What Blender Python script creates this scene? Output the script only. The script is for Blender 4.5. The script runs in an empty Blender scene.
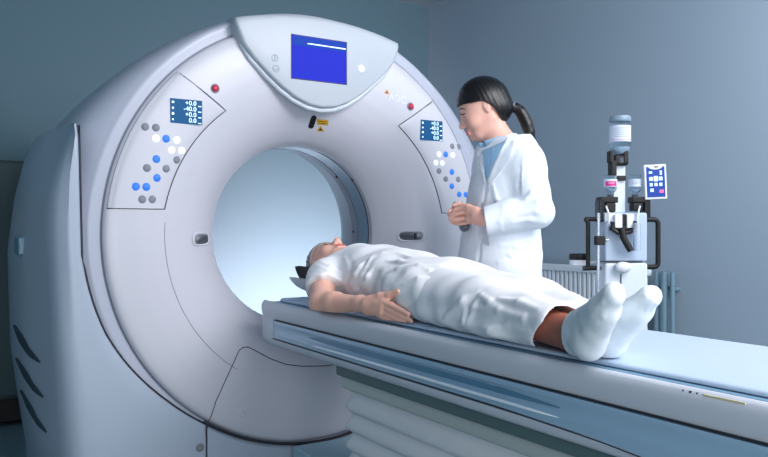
import bpy, bmesh, math, random
import numpy as np
from mathutils import Vector, Matrix

random.seed(4)
R = math.radians
PI = math.pi
sc = bpy.context.scene
col = sc.collection

# ------------------------------------------------------------------ camera
CX, CY, CZ = 2.70, -1.391, 1.071
HEAD = R(32.21)
FPX = 747.0
cam_d = bpy.data.cameras.new('camera')
cam = bpy.data.objects.new('camera', cam_d)
col.objects.link(cam)
cam_d.sensor_width = 36.0
cam_d.lens = 36.0 * FPX / 768.0
cam_d.clip_start = 0.05
cam.location = (CX, CY, CZ)
hx, hy = -math.cos(HEAD), math.sin(HEAD)
cam.rotation_euler = (PI / 2, 0, math.atan2(hy, hx) - PI / 2)
sc.camera = cam
sc.view_settings.view_transform = 'Standard'
sc.view_settings.look = 'None'
sc.view_settings.gamma = 1.0
sc.view_settings.use_curve_mapping = False
sc.view_settings.exposure = 0.25

# ------------------------------------------------------------------ light
world = bpy.data.worlds.new('world')
sc.world = world
world.use_nodes = True
world.node_tree.nodes['Background'].inputs[0].default_value = (0.66, 0.72, 0.80, 1)
world.node_tree.nodes['Background'].inputs[1].default_value = 0.75


def area(name, loc, target, size, power, color, sy=None, spread=None):
    l = bpy.data.lights.new(name, 'AREA')
    l.shape = 'RECTANGLE'
    l.size = size
    l.size_y = sy or size
    l.energy = power
    l.color = color
    if spread:
        l.spread = R(spread)
    o = bpy.data.objects.new(name, l)
    col.objects.link(o)
    o.location = loc
    d = Vector(target) - Vector(loc)
    o.rotation_euler = d.to_track_quat('-Z', 'Y').to_euler()
    return o


area('ceiling_light_main', (2.6, 0.5, 2.75), (1.0, 0.0, 0.8), 1.8, 64, (1.0, 0.97, 1.0), 1.4)
area('ceiling_light_front', (3.9, 1.2, 2.5), (0.2, -0.3, 1.2), 1.6, 52, (0.97, 0.95, 1.0), 1.4)
area('added_fill_light', (4.3, -1.5, 1.0), (0.0, -0.1, 0.7), 1.6, 30, (0.93, 0.96, 1.0), 1.4)  # added low fill to lift the lower gantry and table side, not a known lamp
area('ceiling_light_side', (0.3, -2.6, 2.6), (0.0, -0.6, 1.0), 1.0, 3, (0.45, 0.78, 1.0))
area('rear_wall_light', (-1.25, 0.95, 0.30), (-2.46, 1.05, 0.55), 1.5, 38, (1.0, 0.75, 0.80), 0.25, 120)
area('wall_light', (1.6, 1.75, 2.3), (-0.2, 2.3, 1.3), 1.4, 11, (0.88, 0.94, 1.0), 0.3)


# ------------------------------------------------------------------ helpers
def ray(u, v):
    t = (u - 384.0) / FPX
    rx, ry = math.sin(HEAD), math.cos(HEAD)
    return Vector((hx + rx * t, hy + ry * t, (228.5 - v) / FPX))


C0 = Vector((CX, CY, CZ))


def onx(u, v, x):
    d = ray(u, v)
    return C0 + d * ((x - CX) / d.x)


def ony(u, v, y):
    d = ray(u, v)
    return C0 + d * ((y - CY) / d.y)


def onz(u, v, z):
    d = ray(u, v)
    return C0 + d * ((z - CZ) / d.z)


def dep(u, v, D):
    return C0 + ray(u, v) * D


def lin(c):
    return tuple((x / 12.92 if x <= 0.04045 else ((x + 0.055) / 1.055) ** 2.4) for x in c)


MATS = {}


def mat(name, rgb, rough=0.5, metal=0.0, bump=None, var=0.0, vscale=4.0, emit=None, trans=0.0,
        coat=0.0, sss=0.0, ior=1.45, spec=0.5, alpha=None):
    if name in MATS:
        return MATS[name]
    m = bpy.data.materials.new(name)
    m.use_nodes = True
    nt = m.node_tree
    b = nt.nodes['Principled BSDF']
    c = lin(rgb)
    b.inputs['Base Color'].default_value = (*c, 1)
    b.inputs['Roughness'].default_value = rough
    b.inputs['Metallic'].default_value = metal
    b.inputs['IOR'].default_value = ior
    b.inputs['Specular IOR Level'].default_value = spec
    b.inputs['Transmission Weight'].default_value = trans
    b.inputs['Coat Weight'].default_value = coat
    if sss:
        b.inputs['Subsurface Weight'].default_value = sss
        b.inputs['Subsurface Radius'].default_value = (0.02, 0.008, 0.004)
        b.inputs['Subsurface Scale'].default_value = 0.6
    if emit:
        b.inputs['Emission Color'].default_value = (*lin(emit[0]), 1)
        b.inputs['Emission Strength'].default_value = emit[1]
    tc = nt.nodes.new('ShaderNodeTexCoord')
    if var > 0:
        n = nt.nodes.new('ShaderNodeTexNoise')
        n.inputs['Scale'].default_value = vscale
        n.inputs['Detail'].default_value = 4
        nt.links.new(tc.outputs['Object'], n.inputs['Vector'])
        r = nt.nodes.new('ShaderNodeMapRange')
        r.inputs['To Min'].default_value = 1 - var
        r.inputs['To Max'].default_value = 1 + var
        nt.links.new(n.outputs['Fac'], r.inputs['Value'])
        mx = nt.nodes.new('ShaderNodeVectorMath')
        mx.operation = 'SCALE'
        mx.inputs[0].default_value = c
        nt.links.new(r.outputs['Result'], mx.inputs['Scale'])
        nt.links.new(mx.outputs['Vector'], b.inputs['Base Color'])
    if bump:
        n = nt.nodes.new('ShaderNodeTexNoise')
        n.inputs['Scale'].default_value = bump[0]
        n.inputs['Detail'].default_value = 5
        nt.links.new(tc.outputs['Object'], n.inputs['Vector'])
        bp = nt.nodes.new('ShaderNodeBump')
        bp.inputs['Strength'].default_value = bump[1]
        bp.inputs['Distance'].default_value = bump[2] if len(bump) > 2 else 0.01
        nt.links.new(n.outputs['Fac'], bp.inputs['Height'])
        nt.links.new(bp.outputs['Normal'], b.inputs['Normal'])
    MATS[name] = m
    return m


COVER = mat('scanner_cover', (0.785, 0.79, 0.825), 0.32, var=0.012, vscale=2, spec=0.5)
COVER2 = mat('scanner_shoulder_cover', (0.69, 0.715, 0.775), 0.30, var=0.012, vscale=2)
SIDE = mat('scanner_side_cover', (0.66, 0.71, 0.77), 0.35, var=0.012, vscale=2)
CONS = mat('console_plastic', (0.71, 0.745, 0.78), 0.38, var=0.01)
SEAM = mat('seam_dark', (0.16, 0.17, 0.21), 0.6, var=0.05)
SEAML = mat('seam_grey', (0.50, 0.50, 0.56), 0.6, var=0.05)
BLACK = mat('black_rubber', (0.035, 0.04, 0.05), 0.55, var=0.1)
BLACKG = mat('black_gloss', (0.05, 0.055, 0.07), 0.3, var=0.1)
GLASSRING = mat('scan_window', (0.62, 0.72, 0.80), 0.12, var=0.01, coat=0.5)
SHIRT = mat('white_cotton', (0.94, 0.94, 0.95), 0.85, bump=(9, 0.25, 0.02), var=0.01)
TROUS = mat('white_cotton_trousers', (0.93, 0.935, 0.95), 0.85, bump=(7, 0.25, 0.02), var=0.01)
SOCK = mat('sock_cotton', (0.88, 0.91, 0.93), 0.9, bump=(60, 0.25, 0.004), var=0.02)
COAT = mat('lab_coat', (0.91, 0.94, 0.97), 0.8, bump=(10, 0.25, 0.02), var=0.01)
BLOUSE = mat('blue_blouse', (0.62, 0.78, 0.90), 0.75, bump=(20, 0.2, 0.01), var=0.02)
SKIN = mat('skin', (0.90, 0.70, 0.63), 0.5, bump=(60, 0.12, 0.003), var=0.05, vscale=30, sss=0.12)
SKIN2 = mat('skin_tan', (0.95, 0.73, 0.65), 0.5, bump=(60, 0.15, 0.003), var=0.06, vscale=25, sss=0.12)
SKIN3 = mat('skin_leg', (0.66, 0.40, 0.33), 0.5, var=0.06, vscale=25, sss=0.1)
LIPS = mat('lips', (0.80, 0.44, 0.44), 0.4, var=0.03)
HAIRM = mat('dark_hair', (0.045, 0.04, 0.05), 0.38, bump=(90, 0.2, 0.002), var=0.2, vscale=20)
HAIRG = mat('grey_hair', (0.60, 0.58, 0.59), 0.6, bump=(90, 0.5, 0.004), var=0.2, vscale=40)
WHITEP = mat('white_plastic', (0.85, 0.87, 0.90), 0.4, var=0.01)
CHROME = mat('brushed_steel', (0.75, 0.78, 0.82), 0.25, metal=0.9, var=0.02)
GLASS = mat('clear_glass', (0.93, 0.97, 1.0), 0.03, trans=1.0, ior=1.08)
PAD = mat('pale_blue_pad', (0.72, 0.79, 0.87), 0.55, bump=(5, 0.15, 0.01), var=0.015)
RAIL = mat('table_cover', (0.78, 0.80, 0.84), 0.35, var=0.012)
PANELB = mat('table_side_blue', (0.63, 0.75, 0.84), 0.22, var=0.01, coat=0.3)
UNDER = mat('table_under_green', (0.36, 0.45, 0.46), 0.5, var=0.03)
BELL = mat('bellows_vinyl', (0.90, 0.90, 0.91), 0.6, var=0.02)
BASEM = mat('base_blue_grey', (0.62, 0.75, 0.80), 0.4, var=0.02)
BLUEB = mat('blue_button', (0.16, 0.46, 0.86), 0.4, emit=((0.16, 0.46, 0.9), 0.25))
WHITEB = mat('white_button', (0.96, 0.97, 1.0), 0.4, emit=((0.95, 0.97, 1.0), 0.25))
GREYB = mat('grey_button', (0.50, 0.52, 0.56), 0.5, var=0.02)
REDB = mat('red_button', (0.74, 0.12, 0.28), 0.35, var=0.02)
YELLOW = mat('yellow_sticker', (0.80, 0.62, 0.12), 0.6, var=0.02)
ORANGE = mat('orange_sticker', (0.85, 0.55, 0.25), 0.6, var=0.02)
INK = mat('ink', (0.05, 0.06, 0.08), 0.6, var=0.02)
LCD = mat('lcd_blue', (0.01, 0.12, 0.22), 0.5, spec=.2, emit=((0.04, 0.36, 0.58), 0.75))
LCDT = mat('lcd_text', (0.8, 0.95, 1.0), 0.4, emit=((0.85, 0.96, 1.0), 0.9))
SCR = mat('screen_blue', (0.01, 0.02, 0.2), 0.6, spec=.15, emit=((0.15, 0.20, 0.84), 0.85))
SCRT = mat('screen_band', (0.01, 0.05, 0.2), 0.6, spec=.15, emit=((0.12, 0.30, 0.78), 0.75))
SCRL = mat('screen_line', (0.8, 0.9, 1), 0.4, emit=((0.75, 0.9, 1.0), 0.9))


# ---- mesh helpers
def mesh_obj(name, verts, faces, m, parent=None, smooth=False, ang=None):
    me = bpy.data.meshes.new(name)
    me.from_pydata([tuple(v) for v in verts], [], [tuple(f) for f in faces])
    me.validate()
    bm = bmesh.new()
    bm.from_mesh(me)
    bmesh.ops.remove_doubles(bm, verts=bm.verts, dist=1e-6)
    bmesh.ops.recalc_face_normals(bm, faces=bm.faces)
    bm.to_mesh(me)
    bm.free()
    me.materials.append(m)
    o = bpy.data.objects.new(name, me)
    col.objects.link(o)
    if smooth:
        me.polygons.foreach_set('use_smooth', [True] * len(me.polygons))
        if ang:
            me.set_sharp_from_angle(angle=R(ang))
    if parent:
        o.parent = parent
        o.matrix_parent_inverse = Matrix.Translation(parent.location).inverted()
    return o


class MB:
    def __init__(s):
        s.v = []
        s.f = []

    def add(s, v, f):
        n = len(s.v)
        s.v += [tuple(p) for p in v]
        s.f += [tuple(i + n for i in q) for q in f]
        return s

    def box(s, a, b):
        x0, y0, z0 = a
        x1, y1, z1 = b
        v = [(x0, y0, z0), (x1, y0, z0), (x1, y1, z0), (x0, y1, z0), (x0, y0, z1), (x1, y0, z1), (x1, y1, z1), (x0, y1, z1)]
        f = [(0, 3, 2, 1), (4, 5, 6, 7), (0, 1, 5, 4), (1, 2, 6, 5), (2, 3, 7, 6), (3, 0, 4, 7)]
        return s.add(v, f)

    def loft(s, rings, caps=True, closed=True):
        n = len(rings[0])
        v = [p for r in rings for p in r]
        f = []
        for i in range(len(rings) - 1):
            for j in range(n if closed else n - 1):
                k = (j + 1) % n
                f.append((i * n + j, i * n + k, (i + 1) * n + k, (i + 1) * n + j))
        if caps:
            f.append(tuple(range(n))[::-1])
            f.append(tuple((len(rings) - 1) * n + j for j in range(n)))
        return s.add(v, f)

    def tube(s, pts, r, seg=12, caps=True):
        pts = [Vector(p) for p in pts]
        rings = []
        prev = None
        for i, p in enumerate(pts):
            a = pts[max(i - 1, 0)]
            b = pts[min(i + 1, len(pts) - 1)]
            t = (b - a).normalized()
            if prev is None:
                up = Vector((0, 0, 1)) if abs(t.z) < 0.9 else Vector((1, 0, 0))
                n = t.cross(up).normalized()
            else:
                n = (prev - t * prev.dot(t)).normalized()
            prev = n
            bn = t.cross(n)
            rr = r[i] if isinstance(r, (list, tuple)) else r
            rings.append([p + (n * math.cos(2 * PI * k / seg) + bn * math.sin(2 * PI * k / seg)) * rr for k in range(seg)])
        return s.loft(rings, caps)

    def lathe(s, base, axis, prof, seg=32, caps=True):
        base = Vector(base)
        axis = Vector(axis).normalized()
        up = Vector((0, 0, 1)) if abs(axis.z) < 0.9 else Vector((1, 0, 0))
        n = axis.cross(up).normalized()
        bn = axis.cross(n)
        rings = [[base + axis * h + (n * math.cos(2 * PI * k / seg) + bn * math.sin(2 * PI * k / seg)) * r for k in range(seg)] for r, h in prof]
        return s.loft(rings, caps)

    def build(s, name, m, parent=None, smooth=False, ang=None, bevel=0, bseg=3):
        o = mesh_obj(name, s.v, s.f, m, parent, smooth, ang)
        if bevel:
            b = o.modifiers.new('bevel', 'BEVEL')
            b.width = bevel
            b.segments = bseg
            b.limit_method = 'ANGLE'
            b.angle_limit = R(35)
            o.data.polygons.foreach_set('use_smooth', [True] * len(o.data.polygons))
            w = o.modifiers.new('wn', 'WEIGHTED_NORMAL')
            w.keep_sharp = True
        return o


def empty(name, loc, label=None, cat=None, group=None):
    o = bpy.data.objects.new(name, None)
    col.objects.link(o)
    o.location = loc
    if label:
        o['label'] = label
        o['category'] = cat
    if group:
        o['group'] = group
    return o


def tag(o, label, cat, group=None):
    o['label'] = label
    o['category'] = cat
    if group:
        o['group'] = group
    return o


def struct(o):
    o['kind'] = 'structure'
    return o


def text(name, body, loc, size, m, parent, normal='x', offs=0.0, align='CENTER'):
    cu = bpy.data.curves.new(name, 'FONT')
    cu.body = body
    cu.size = size
    cu.align_x = align
    cu.align_y = 'CENTER'
    cu.offset = offs
    cu.extrude = 0.0004
    o = bpy.data.objects.new(name, cu)
    col.objects.link(o)
    o.matrix_world = Matrix.Translation(loc) @ (normal if isinstance(normal, Matrix) else Matrix(((0, 0, 1, 0), (1, 0, 0, 0), (0, 1, 0, 0), (0, 0, 0, 1))))
    bpy.context.view_layer.update()
    dg = bpy.context.evaluated_depsgraph_get()
    me = bpy.data.meshes.new_from_object(o.evaluated_get(dg))
    me.transform(o.matrix_world)
    bpy.data.objects.remove(o)
    me.materials.clear()
    me.materials.append(m)
    q = bpy.data.objects.new(name, me)
    col.objects.link(q)
    if parent:
        q.parent = parent
        q.matrix_parent_inverse = Matrix.Translation(parent.location).inverted()
    return q


# ------------------------------------------------------------------ room
def wallmat(name, rgb):
    return mat(name, rgb, 0.75, bump=(40, 0.05, 0.003), var=0.015, vscale=1.2)


WALL_R = wallmat('wall_paint_blue_grey', (0.645, 0.715, 0.775))
WALL_B = wallmat('wall_paint_teal', (0.40, 0.52, 0.57))
XB, YR, YL, XF, ZC = -2.46, 2.30, -3.2, 4.6, 2.95
struct(MB().box((XB - .1, YL - .1, -0.1), (XF + .1, YR + .1, 0)).build('floor', mat('floor_vinyl', (0.42, 0.52, 0.55), 0.35, var=0.03, vscale=6)))
struct(MB().box((XB - .1, YL - .1, ZC), (XF + .1, YR + .1, ZC + .1)).build('ceiling', mat('ceiling_paint', (0.62, 0.68, 0.72), 0.8, var=0.01)))
struct(MB().box((XB - .1, YL - .1, 0), (XB, YR + .1, ZC)).build('wall_back', WALL_B))
struct(MB().box((XB, YR, 0), (XF, YR + .1, ZC)).build('wall_right', WALL_R))
struct(MB().box((XB, YL - .1, 0), (XF, YL, ZC)).build('wall_left', WALL_B))
struct(MB().box((XB, YR - .015, 0), (XF, YR, 0.09)).build('baseboard_right', mat('baseboard_paint', (0.6, 0.66, 0.70), 0.5, var=0.01)))
struct(MB().box((XB, YL, 0), (XB + .015, YR - .015, 0.09)).build('baseboard_back', MATS['baseboard_paint']))

# ------------------------------------------------------------------ gantry
ZG = 1.05
RP = [.375, .382, .40, .43, .47, .51, .55, .60, .66, .72, .78, .806, .822, .831, .835]
XP = [-.205, -.185, -.158, -.120, -.082, -.052, -.031, -.013, -.004, 0, -.002, -.005, -.010, -.016, -.024]


def xd(r):
    return float(np.interp(r, RP, XP))


# smoothed profile by dense resampling
_rr = np.linspace(.375, .835, 93)
_xx = np.interp(_rr, RP, XP)
for _ in range(6):
    _x2 = _xx.copy()
    _x2[1:-1] = (_xx[:-2] + 2 * _xx[1:-1] + _xx[2:]) / 4
    _x2[-4:] = _xx[-4:]
    _xx = _x2


def xdisc(r):
    return float(np.interp(r, _rr, _xx))


def ondisc(u, v, lift=0.0):
    x = 0
    for _ in range(12):
        p = onx(u, v, x)
        x = xdisc(math.hypot(p.y, p.z - ZG)) + lift
    return p


gantry = empty('ct_scanner', (-0.4, 0, 0), 'large white ring shaped CT scanner with round bore, blue displays and coloured buttons', 'scanner')
N = 192


def rev(prof, n=N, a0=0, a1=2 * PI):
    full = abs(a1 - a0 - 2 * PI) < 1e-6
    rings = []
    k = n if full else n + 1
    for r, x in prof:
        rings.append([(x, r * math.cos(a0 + (a1 - a0) * i / n), ZG + r * math.sin(a0 + (a1 - a0) * i / n)) for i in range(k)])
    m = MB()
    m.loft(rings, caps=False, closed=full)
    return m


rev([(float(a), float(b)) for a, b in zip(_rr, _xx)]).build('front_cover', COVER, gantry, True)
rev([(.835, -.024), (.8375, -.036), (.841, -.036)]).build('cover_groove', mat('groove_grey', (0.58, 0.60, 0.66), .5, var=.02), gantry, True)
# outer outline of housing in polar form
TH = [-90, -67, -45, -35, -23, -8, 0, 17, 23, 30, 40, 50, 62, 90]
RO = [1.052, 1.14, 1.34, 1.255, 1.14, 1.066, 1.06, 1.035, 1.01, .983, .955, .932, .915, .905]


def Ro(a):
    d = math.degrees(a)
    d = (d + 180) % 360 - 180
    if d > 90:
        d = 180 - d
    if d < -90:
        d = -180 - d
    if d < -20:
        s, c = math.sin(R(d)), math.cos(R(d))
        ry = (1.06 - 0.09 * max(0, (-s) * 1.0 - .25)) / max(c, 1e-3)
        rz = 1.045 / max(-s, 1e-3)
        return min(ry, rz)
    return float(np.interp(d, TH, RO))


def smooth_ro():
    a = np.arange(N) * 2 * PI / N
    v = np.array([Ro(t) for t in a])
    zz_ = v * np.sin(a)
    v = np.where((zz_ < .37) & (np.abs(np.cos(a)) > .25), v - .075 * np.clip((.37 - zz_) / .08, 0, 1) , v)
    for _ in range(3):
        v = (np.roll(v, 1) + 2 * v + np.roll(v, -1)) / 4
    return v


ROV = smooth_ro()
XREAR = -.70
prof = [(0, .841, -.036), (0, .8425, -.031), (0, .849, -.0305), (0, .860, -.0295), (0, .872, -.0275), (0, .882, -.028), (0, .886, -.031), (.12, 0, -.036), (.35, 0, -.052), (.6, 0, -.082), (.8, 0, -.122), (.93, 0, -.18), (1, 0, -.26), (1.0, 0, -.40), (.99, 0, XREAR + .12), (.93, 0, XREAR + .03), (.7, 0, XREAR)]
rings = []
for w, r0, x in prof:
    ring = []
    for i in range(N):
        a = 2 * PI * i / N
        if r0:
            r = r0
        else:
            r = .886 + (ROV[i] - .886) * w
        ring.append((x, r * math.cos(a), ZG + r * math.sin(a)))
    rings.append(ring)
for r, x in ((.80, XREAR - .01), (.55, XREAR - .01), (.46, XREAR + .05), (.405, XREAR + .17), (.3745, XREAR + .315)):
    rings.append([(x, r * math.cos(2 * PI * i / N), ZG + r * math.sin(2 * PI * i / N)) for i in range(N)])
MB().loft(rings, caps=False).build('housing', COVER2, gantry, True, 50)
# bore tunnel
rev([(.375, -.205), (.3745, -.232)]).build('bore_lip', COVER, gantry, True)
rev([(.3745, -.232), (.379, -.234), (.379, -.239), (.3745, -.241)]).build('bore_seam', SEAM, gantry, True)
rev([(.3745, -.241), (.3745, -.335)]).build('scan_window', GLASSRING, gantry, True)
rev([(.3745, -.335), (.378, -.337), (.378, -.341), (.3735, -.343)]).build('bore_seam', SEAML, gantry, True)
rev([(.3735, -.343), (.3735, XREAR + .315)]).build('rear_bore_ring', COVER2, gantry, True)
for (u, v) in ((334, 174), (347, 174), (345, 232)):
    a = {334: R(44), 347: R(40), 345: R(1)}[u]
    x = {334: -.345, 347: -.232, 345: -.372}[u]
    c = Vector((x, .3735 * math.cos(a), ZG + .3735 * math.sin(a)))
    n = Vector((0, -math.cos(a), -math.sin(a)))
    MB().lathe(c - n * .002, n, [(.006, 0), (.006, .005), (.004, .006)], 12).build('screw', SEAM, gantry, True, 40)


# side covers (left and mirrored right)
def seam_y(zz):
    if zz >= .96:
        return .905 + .010 * max(0, (zz - .96) / .46)
    if zz < .335:
        return .466
    rr = float(np.interp(zz, [.335, .44, .6, .7, .81, .96], [.852, .862, .885, .896, .900, .905]))
    return math.sqrt(max(rr ** 2 - (zz - ZG) ** 2, 0))


def cover_pts(z):
    yi = seam_y(z)
    yo = float(np.interp(z, [0, .2, .32, .61, .98, 1.19, 1.35, 1.448, 1.5], [1.0, 1.005, 1.023, 1.062, 1.072, 1.048, 1.01, .966, .93])) + .004
    yB = float(np.interp(z, [0, .29, .687, 1.07, 1.25, 1.40, 1.436], [.865, .889, .938, .955, .948, .925, .917]))
    yA = float(np.interp(z, [0, .265, .674, 1.07, 1.19, 1.31, 1.40, 1.436], [.955, .975, 1.005, 1.022, 1.013, .978, .94, .925]))
    drop = max(0, (z - 1.36) / .076)
    xf = -.03 * drop ** 2 - .06 * (drop > .99)
    pts = [(xf - .09, yi + .004), (xf - .012, yi + .001), (xf - .003, yi + .005), (xf, yi + .012)]
    for t in (.3, .6, .85):
        pts.append((xf, yi + .012 + (yB - yi - .012) * t))
    pts += [(xf - .005, yB), (xf - .018, yB + (yA - yB) * .30), (xf - .042, yB + (yA - yB) * .58), (-.085, yB + (yA - yB) * .82), (-.15, yA),
            (-.24, yA + (yo - yA) * .55), (-.36, yA + (yo - yA) * .85), (-.50, yo), (-.60, yo), (-.64, yo - .01), (-.66, yo - .04)]
    return pts


def cover_y(x, z):
    p = cover_pts(z)[7:]
    return float(np.interp(-x, [-q[0] for q in p], [q[1] for q in p]))


def side_cover(sg):
    zs = [0.02, .08, .15, .22, .28, .34] + list(np.arange(.38, 1.40, .04)) + [1.40, 1.418, 1.43, 1.436]
    rings = []
    for z in zs:
        pts = cover_pts(z)
        rings.append([(x, sg * y, z) for x, y in pts])
    m = MB()
    m.loft(rings, caps=False, closed=False)
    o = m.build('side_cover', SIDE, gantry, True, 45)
    return o


for sg in (-1, 1):
    side_cover(sg)
# dark gap between ring and side covers
for sg in (-1, 1):
    pts = [(-.020, sg * (seam_y(float(z)) - .003), float(z)) for z in list(np.linspace(1.425, .96, 6)) + list(np.linspace(.93, .345, 32))]
    MB().tube(pts, .0045, 8).build('seam', SEAM, gantry, True)
    MB().tube([(-.012, sg * .463, .335), (-.012, sg * .463, .02)], .003, 8).build('seam', SEAM, gantry, True)
# lower skirt
m = MB()
rows = []
for i in range(33):
    y = -.464 + .928 * i / 32
    zt = ZG - math.sqrt(.850 ** 2 - y * y) - .006
    rows.append([(-.015, y, zt), (-.006, y, zt - .006), (-.006, y, .02), (-.10, y, .02), (-.10, y, zt)])
m.loft(rows, closed=False, caps=False)
m.build('lower_skirt', SIDE, gantry, True, 40)
a0, a1 = R(180 + 56), R(360 - 56)
MB().tube([(-.020, .847 * math.cos(a0 + (a1 - a0) * i / 40), ZG + .846 * math.sin(a0 + (a1 - a0) * i / 40)) for i in range(41)], .006, 8).build('seam', SEAM, gantry, True)

# console on top
def console():
    half = [(-.369, .806), (-.360, .768), (-.34, .722), (-.30, .675), (-.24, .620), (-.18, .572), (-.12, .535), (-.06, .512), (0, .505)]
    low = half + [(-y, z) for y, z in reversed(half[:-1])]
    top = [(y, .872 - .385 * y * y) for y in np.linspace(.366, -.366, 23)]
    nl = len(low)
    out = low + top

    def ring(x, s_, rtop):
        r = []
        for i, (y, z) in enumerate(out):
            if i >= nl:
                yy, z2 = y * s_, z + rtop
            else:
                yy, z2 = y * s_, .72 + (z - .72) * s_
                if i in (0, nl - 1):
                    z2 = z + rtop
            r.append((x, yy, ZG + z2))
        return r
    rings = [ring(-.44, 1.0, -.03), ring(-.42, 1.0, .0), ring(-.2, 1.0, .004), ring(-.06, 1.0, .004), ring(-.01, 1.0, .002), ring(.014, 1.0, -.002), ring(.028, .99, -.008), ring(.034, .975, -.016)]
    front = ring(.036, .95, -.026)
    rings += [front]
    cc = Vector((.0365, 0, ZG + .73))
    MB().loft(rings, caps=True).build('console', CONS, gantry, True, 50)
    ri = [Vector((.006, y * 1.005, ZG + .72 + (z - .72) * 1.03)) for y, z in low[2:-2]]
    MB().tube(ri, [.004] + [.011] * (len(ri) - 2) + [.004], 10).build('console_lip', mat('console_lip_gloss', (0.78, 0.82, 0.86), 0.15, var=0.01, coat=.6), gantry, True)


console()


def quadx(name, p0, p1, x, m, parent, t=.002):
    """box on a plane x between (y,z) corners"""
    return MB().box((x - .004, min(p0[0], p1[0]), min(p0[1], p1[1])), (x + t, max(p0[0], p1[0]), max(p0[1], p1[1]))).build(name, m, parent, bevel=.0008, bseg=1)


a = onx(292, 33, .038)
b = onx(346, 84, .038)
scr = quadx('screen', (a.y, a.z - .006), (b.y, b.z), .038, SCR, gantry)
quadx('screen_header', (a.y + .002, a.z - .008), (b.y - .002, a.z - .046), .0402, SCRT, gantry, .0006)
c1 = onx(307.5, 43, .041)
MB().box((.041, c1.y, c1.z - .004), (.042, b.y - .004, c1.z)).build('screen_line', SCRL, gantry)
quadx('screen_bezel', (a.y - .004, a.z - .002), (b.y + .006, b.z - .004), .0365, mat('bezel_navy', (0.08, 0.12, 0.35), 0.4, var=.02), gantry, .0005)
for i, (u, v) in enumerate(((275, 58), (276, 68.5))):
    p = onx(u, v, .037)
    pts = [(.0370, p.y + .013 * math.cos(2 * PI * k / 24), p.z + .013 * math.sin(2 * PI * k / 24)) for k in range(25)]
    ms = MB().tube(pts, .0012, 6)
    if i == 0:
        ms.box((.036, p.y - .0012, p.z - .010), (.0378, p.y + .0012, p.z + .010))
    else:
        ms.box((.036, p.y - .011, p.z - .004), (.0378, p.y + .011, p.z - .002))
    ms.build('printed_symbol', mat('symbol_grey', (0.55, 0.6, 0.66), 0.5, var=.01), gantry, True, 40)
p = onx(361.5, 68.5, .04)
MB().lathe((.032, p.y, p.z), (1, 0, 0), [(.015, 0), (.015, .008), (.012, .011), (.004, .012)], 24).build('button', WHITEB, gantry, True, 40)


# control panels: raised patches following the disc
def panel(sg):
    A = Vector((.566, .587))
    B = Vector((.390, .467))
    Cc = Vector((.622, .091))
    na, nb = 40, 14
    # inner boundary: A->B straight, B->C along arc; outer boundary: disc rim from A to (.826,.091)
    inner = []
    for i in range(13):
        inner.append(A.lerp(B, i / 12))
    tb = math.atan2(B.y, B.x)
    tc = math.atan2(Cc.y, Cc.x)
    for i in range(1, 28):
        t = tb + (tc - tb) * i / 27
        r = B.length + (Cc.length - B.length) * i / 27
        inner.append(Vector((r * math.cos(t), r * math.sin(t))))
    inner.append(Cc)
    outer = []
    ta = math.atan2(A.y, A.x)
    t1 = math.asin(.091 / .824)
    n = len(inner)
    for i in range(n):
        f = max(0, (i - 3) / (n - 4))
        t = ta + (t1 - ta) * f
        outer.append(Vector((.824 * math.cos(t), .824 * math.sin(t))))
    outer[0] = A.copy()
    rings = []
    for i in range(n):
        row = []
        for j in range(nb + 1):
            p = inner[i].lerp(outer[i], j / nb)
            r = min(p.length, .828)
            if j in (0, nb):
                lift = -.003
            else:
                lift = .0025
            row.append((xdisc(r) + lift, sg * p.x, ZG + p.y))
        rings.append(row)
    o = MB().loft(rings, caps=False, closed=False).build('control_panel', mat('control_panel_plastic', (0.79, 0.795, 0.83), 0.36, var=0.01), gantry, True)
    path = [Vector((xdisc(min(q.length, .83)) + .0012, sg * q.x, ZG + q.y)) for q in inner]
    bot = [Vector((xdisc(math.hypot(y, .091)) + .0012, sg * y, ZG + .091)) for y in np.linspace(.622, .822, 12)]
    MB().tube(path + bot[1:], .0019, 6).build('panel_seam', SEAM, gantry, True)
    edge = [Vector((xdisc(.826) + .0006, sg * .826 * math.cos(t), ZG + .826 * math.sin(t))) for t in np.linspace(t1, ta, 30)]
    MB().tube(edge, .0012, 6).build('panel_seam', SEAML, gantry, True)
    return o


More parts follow.
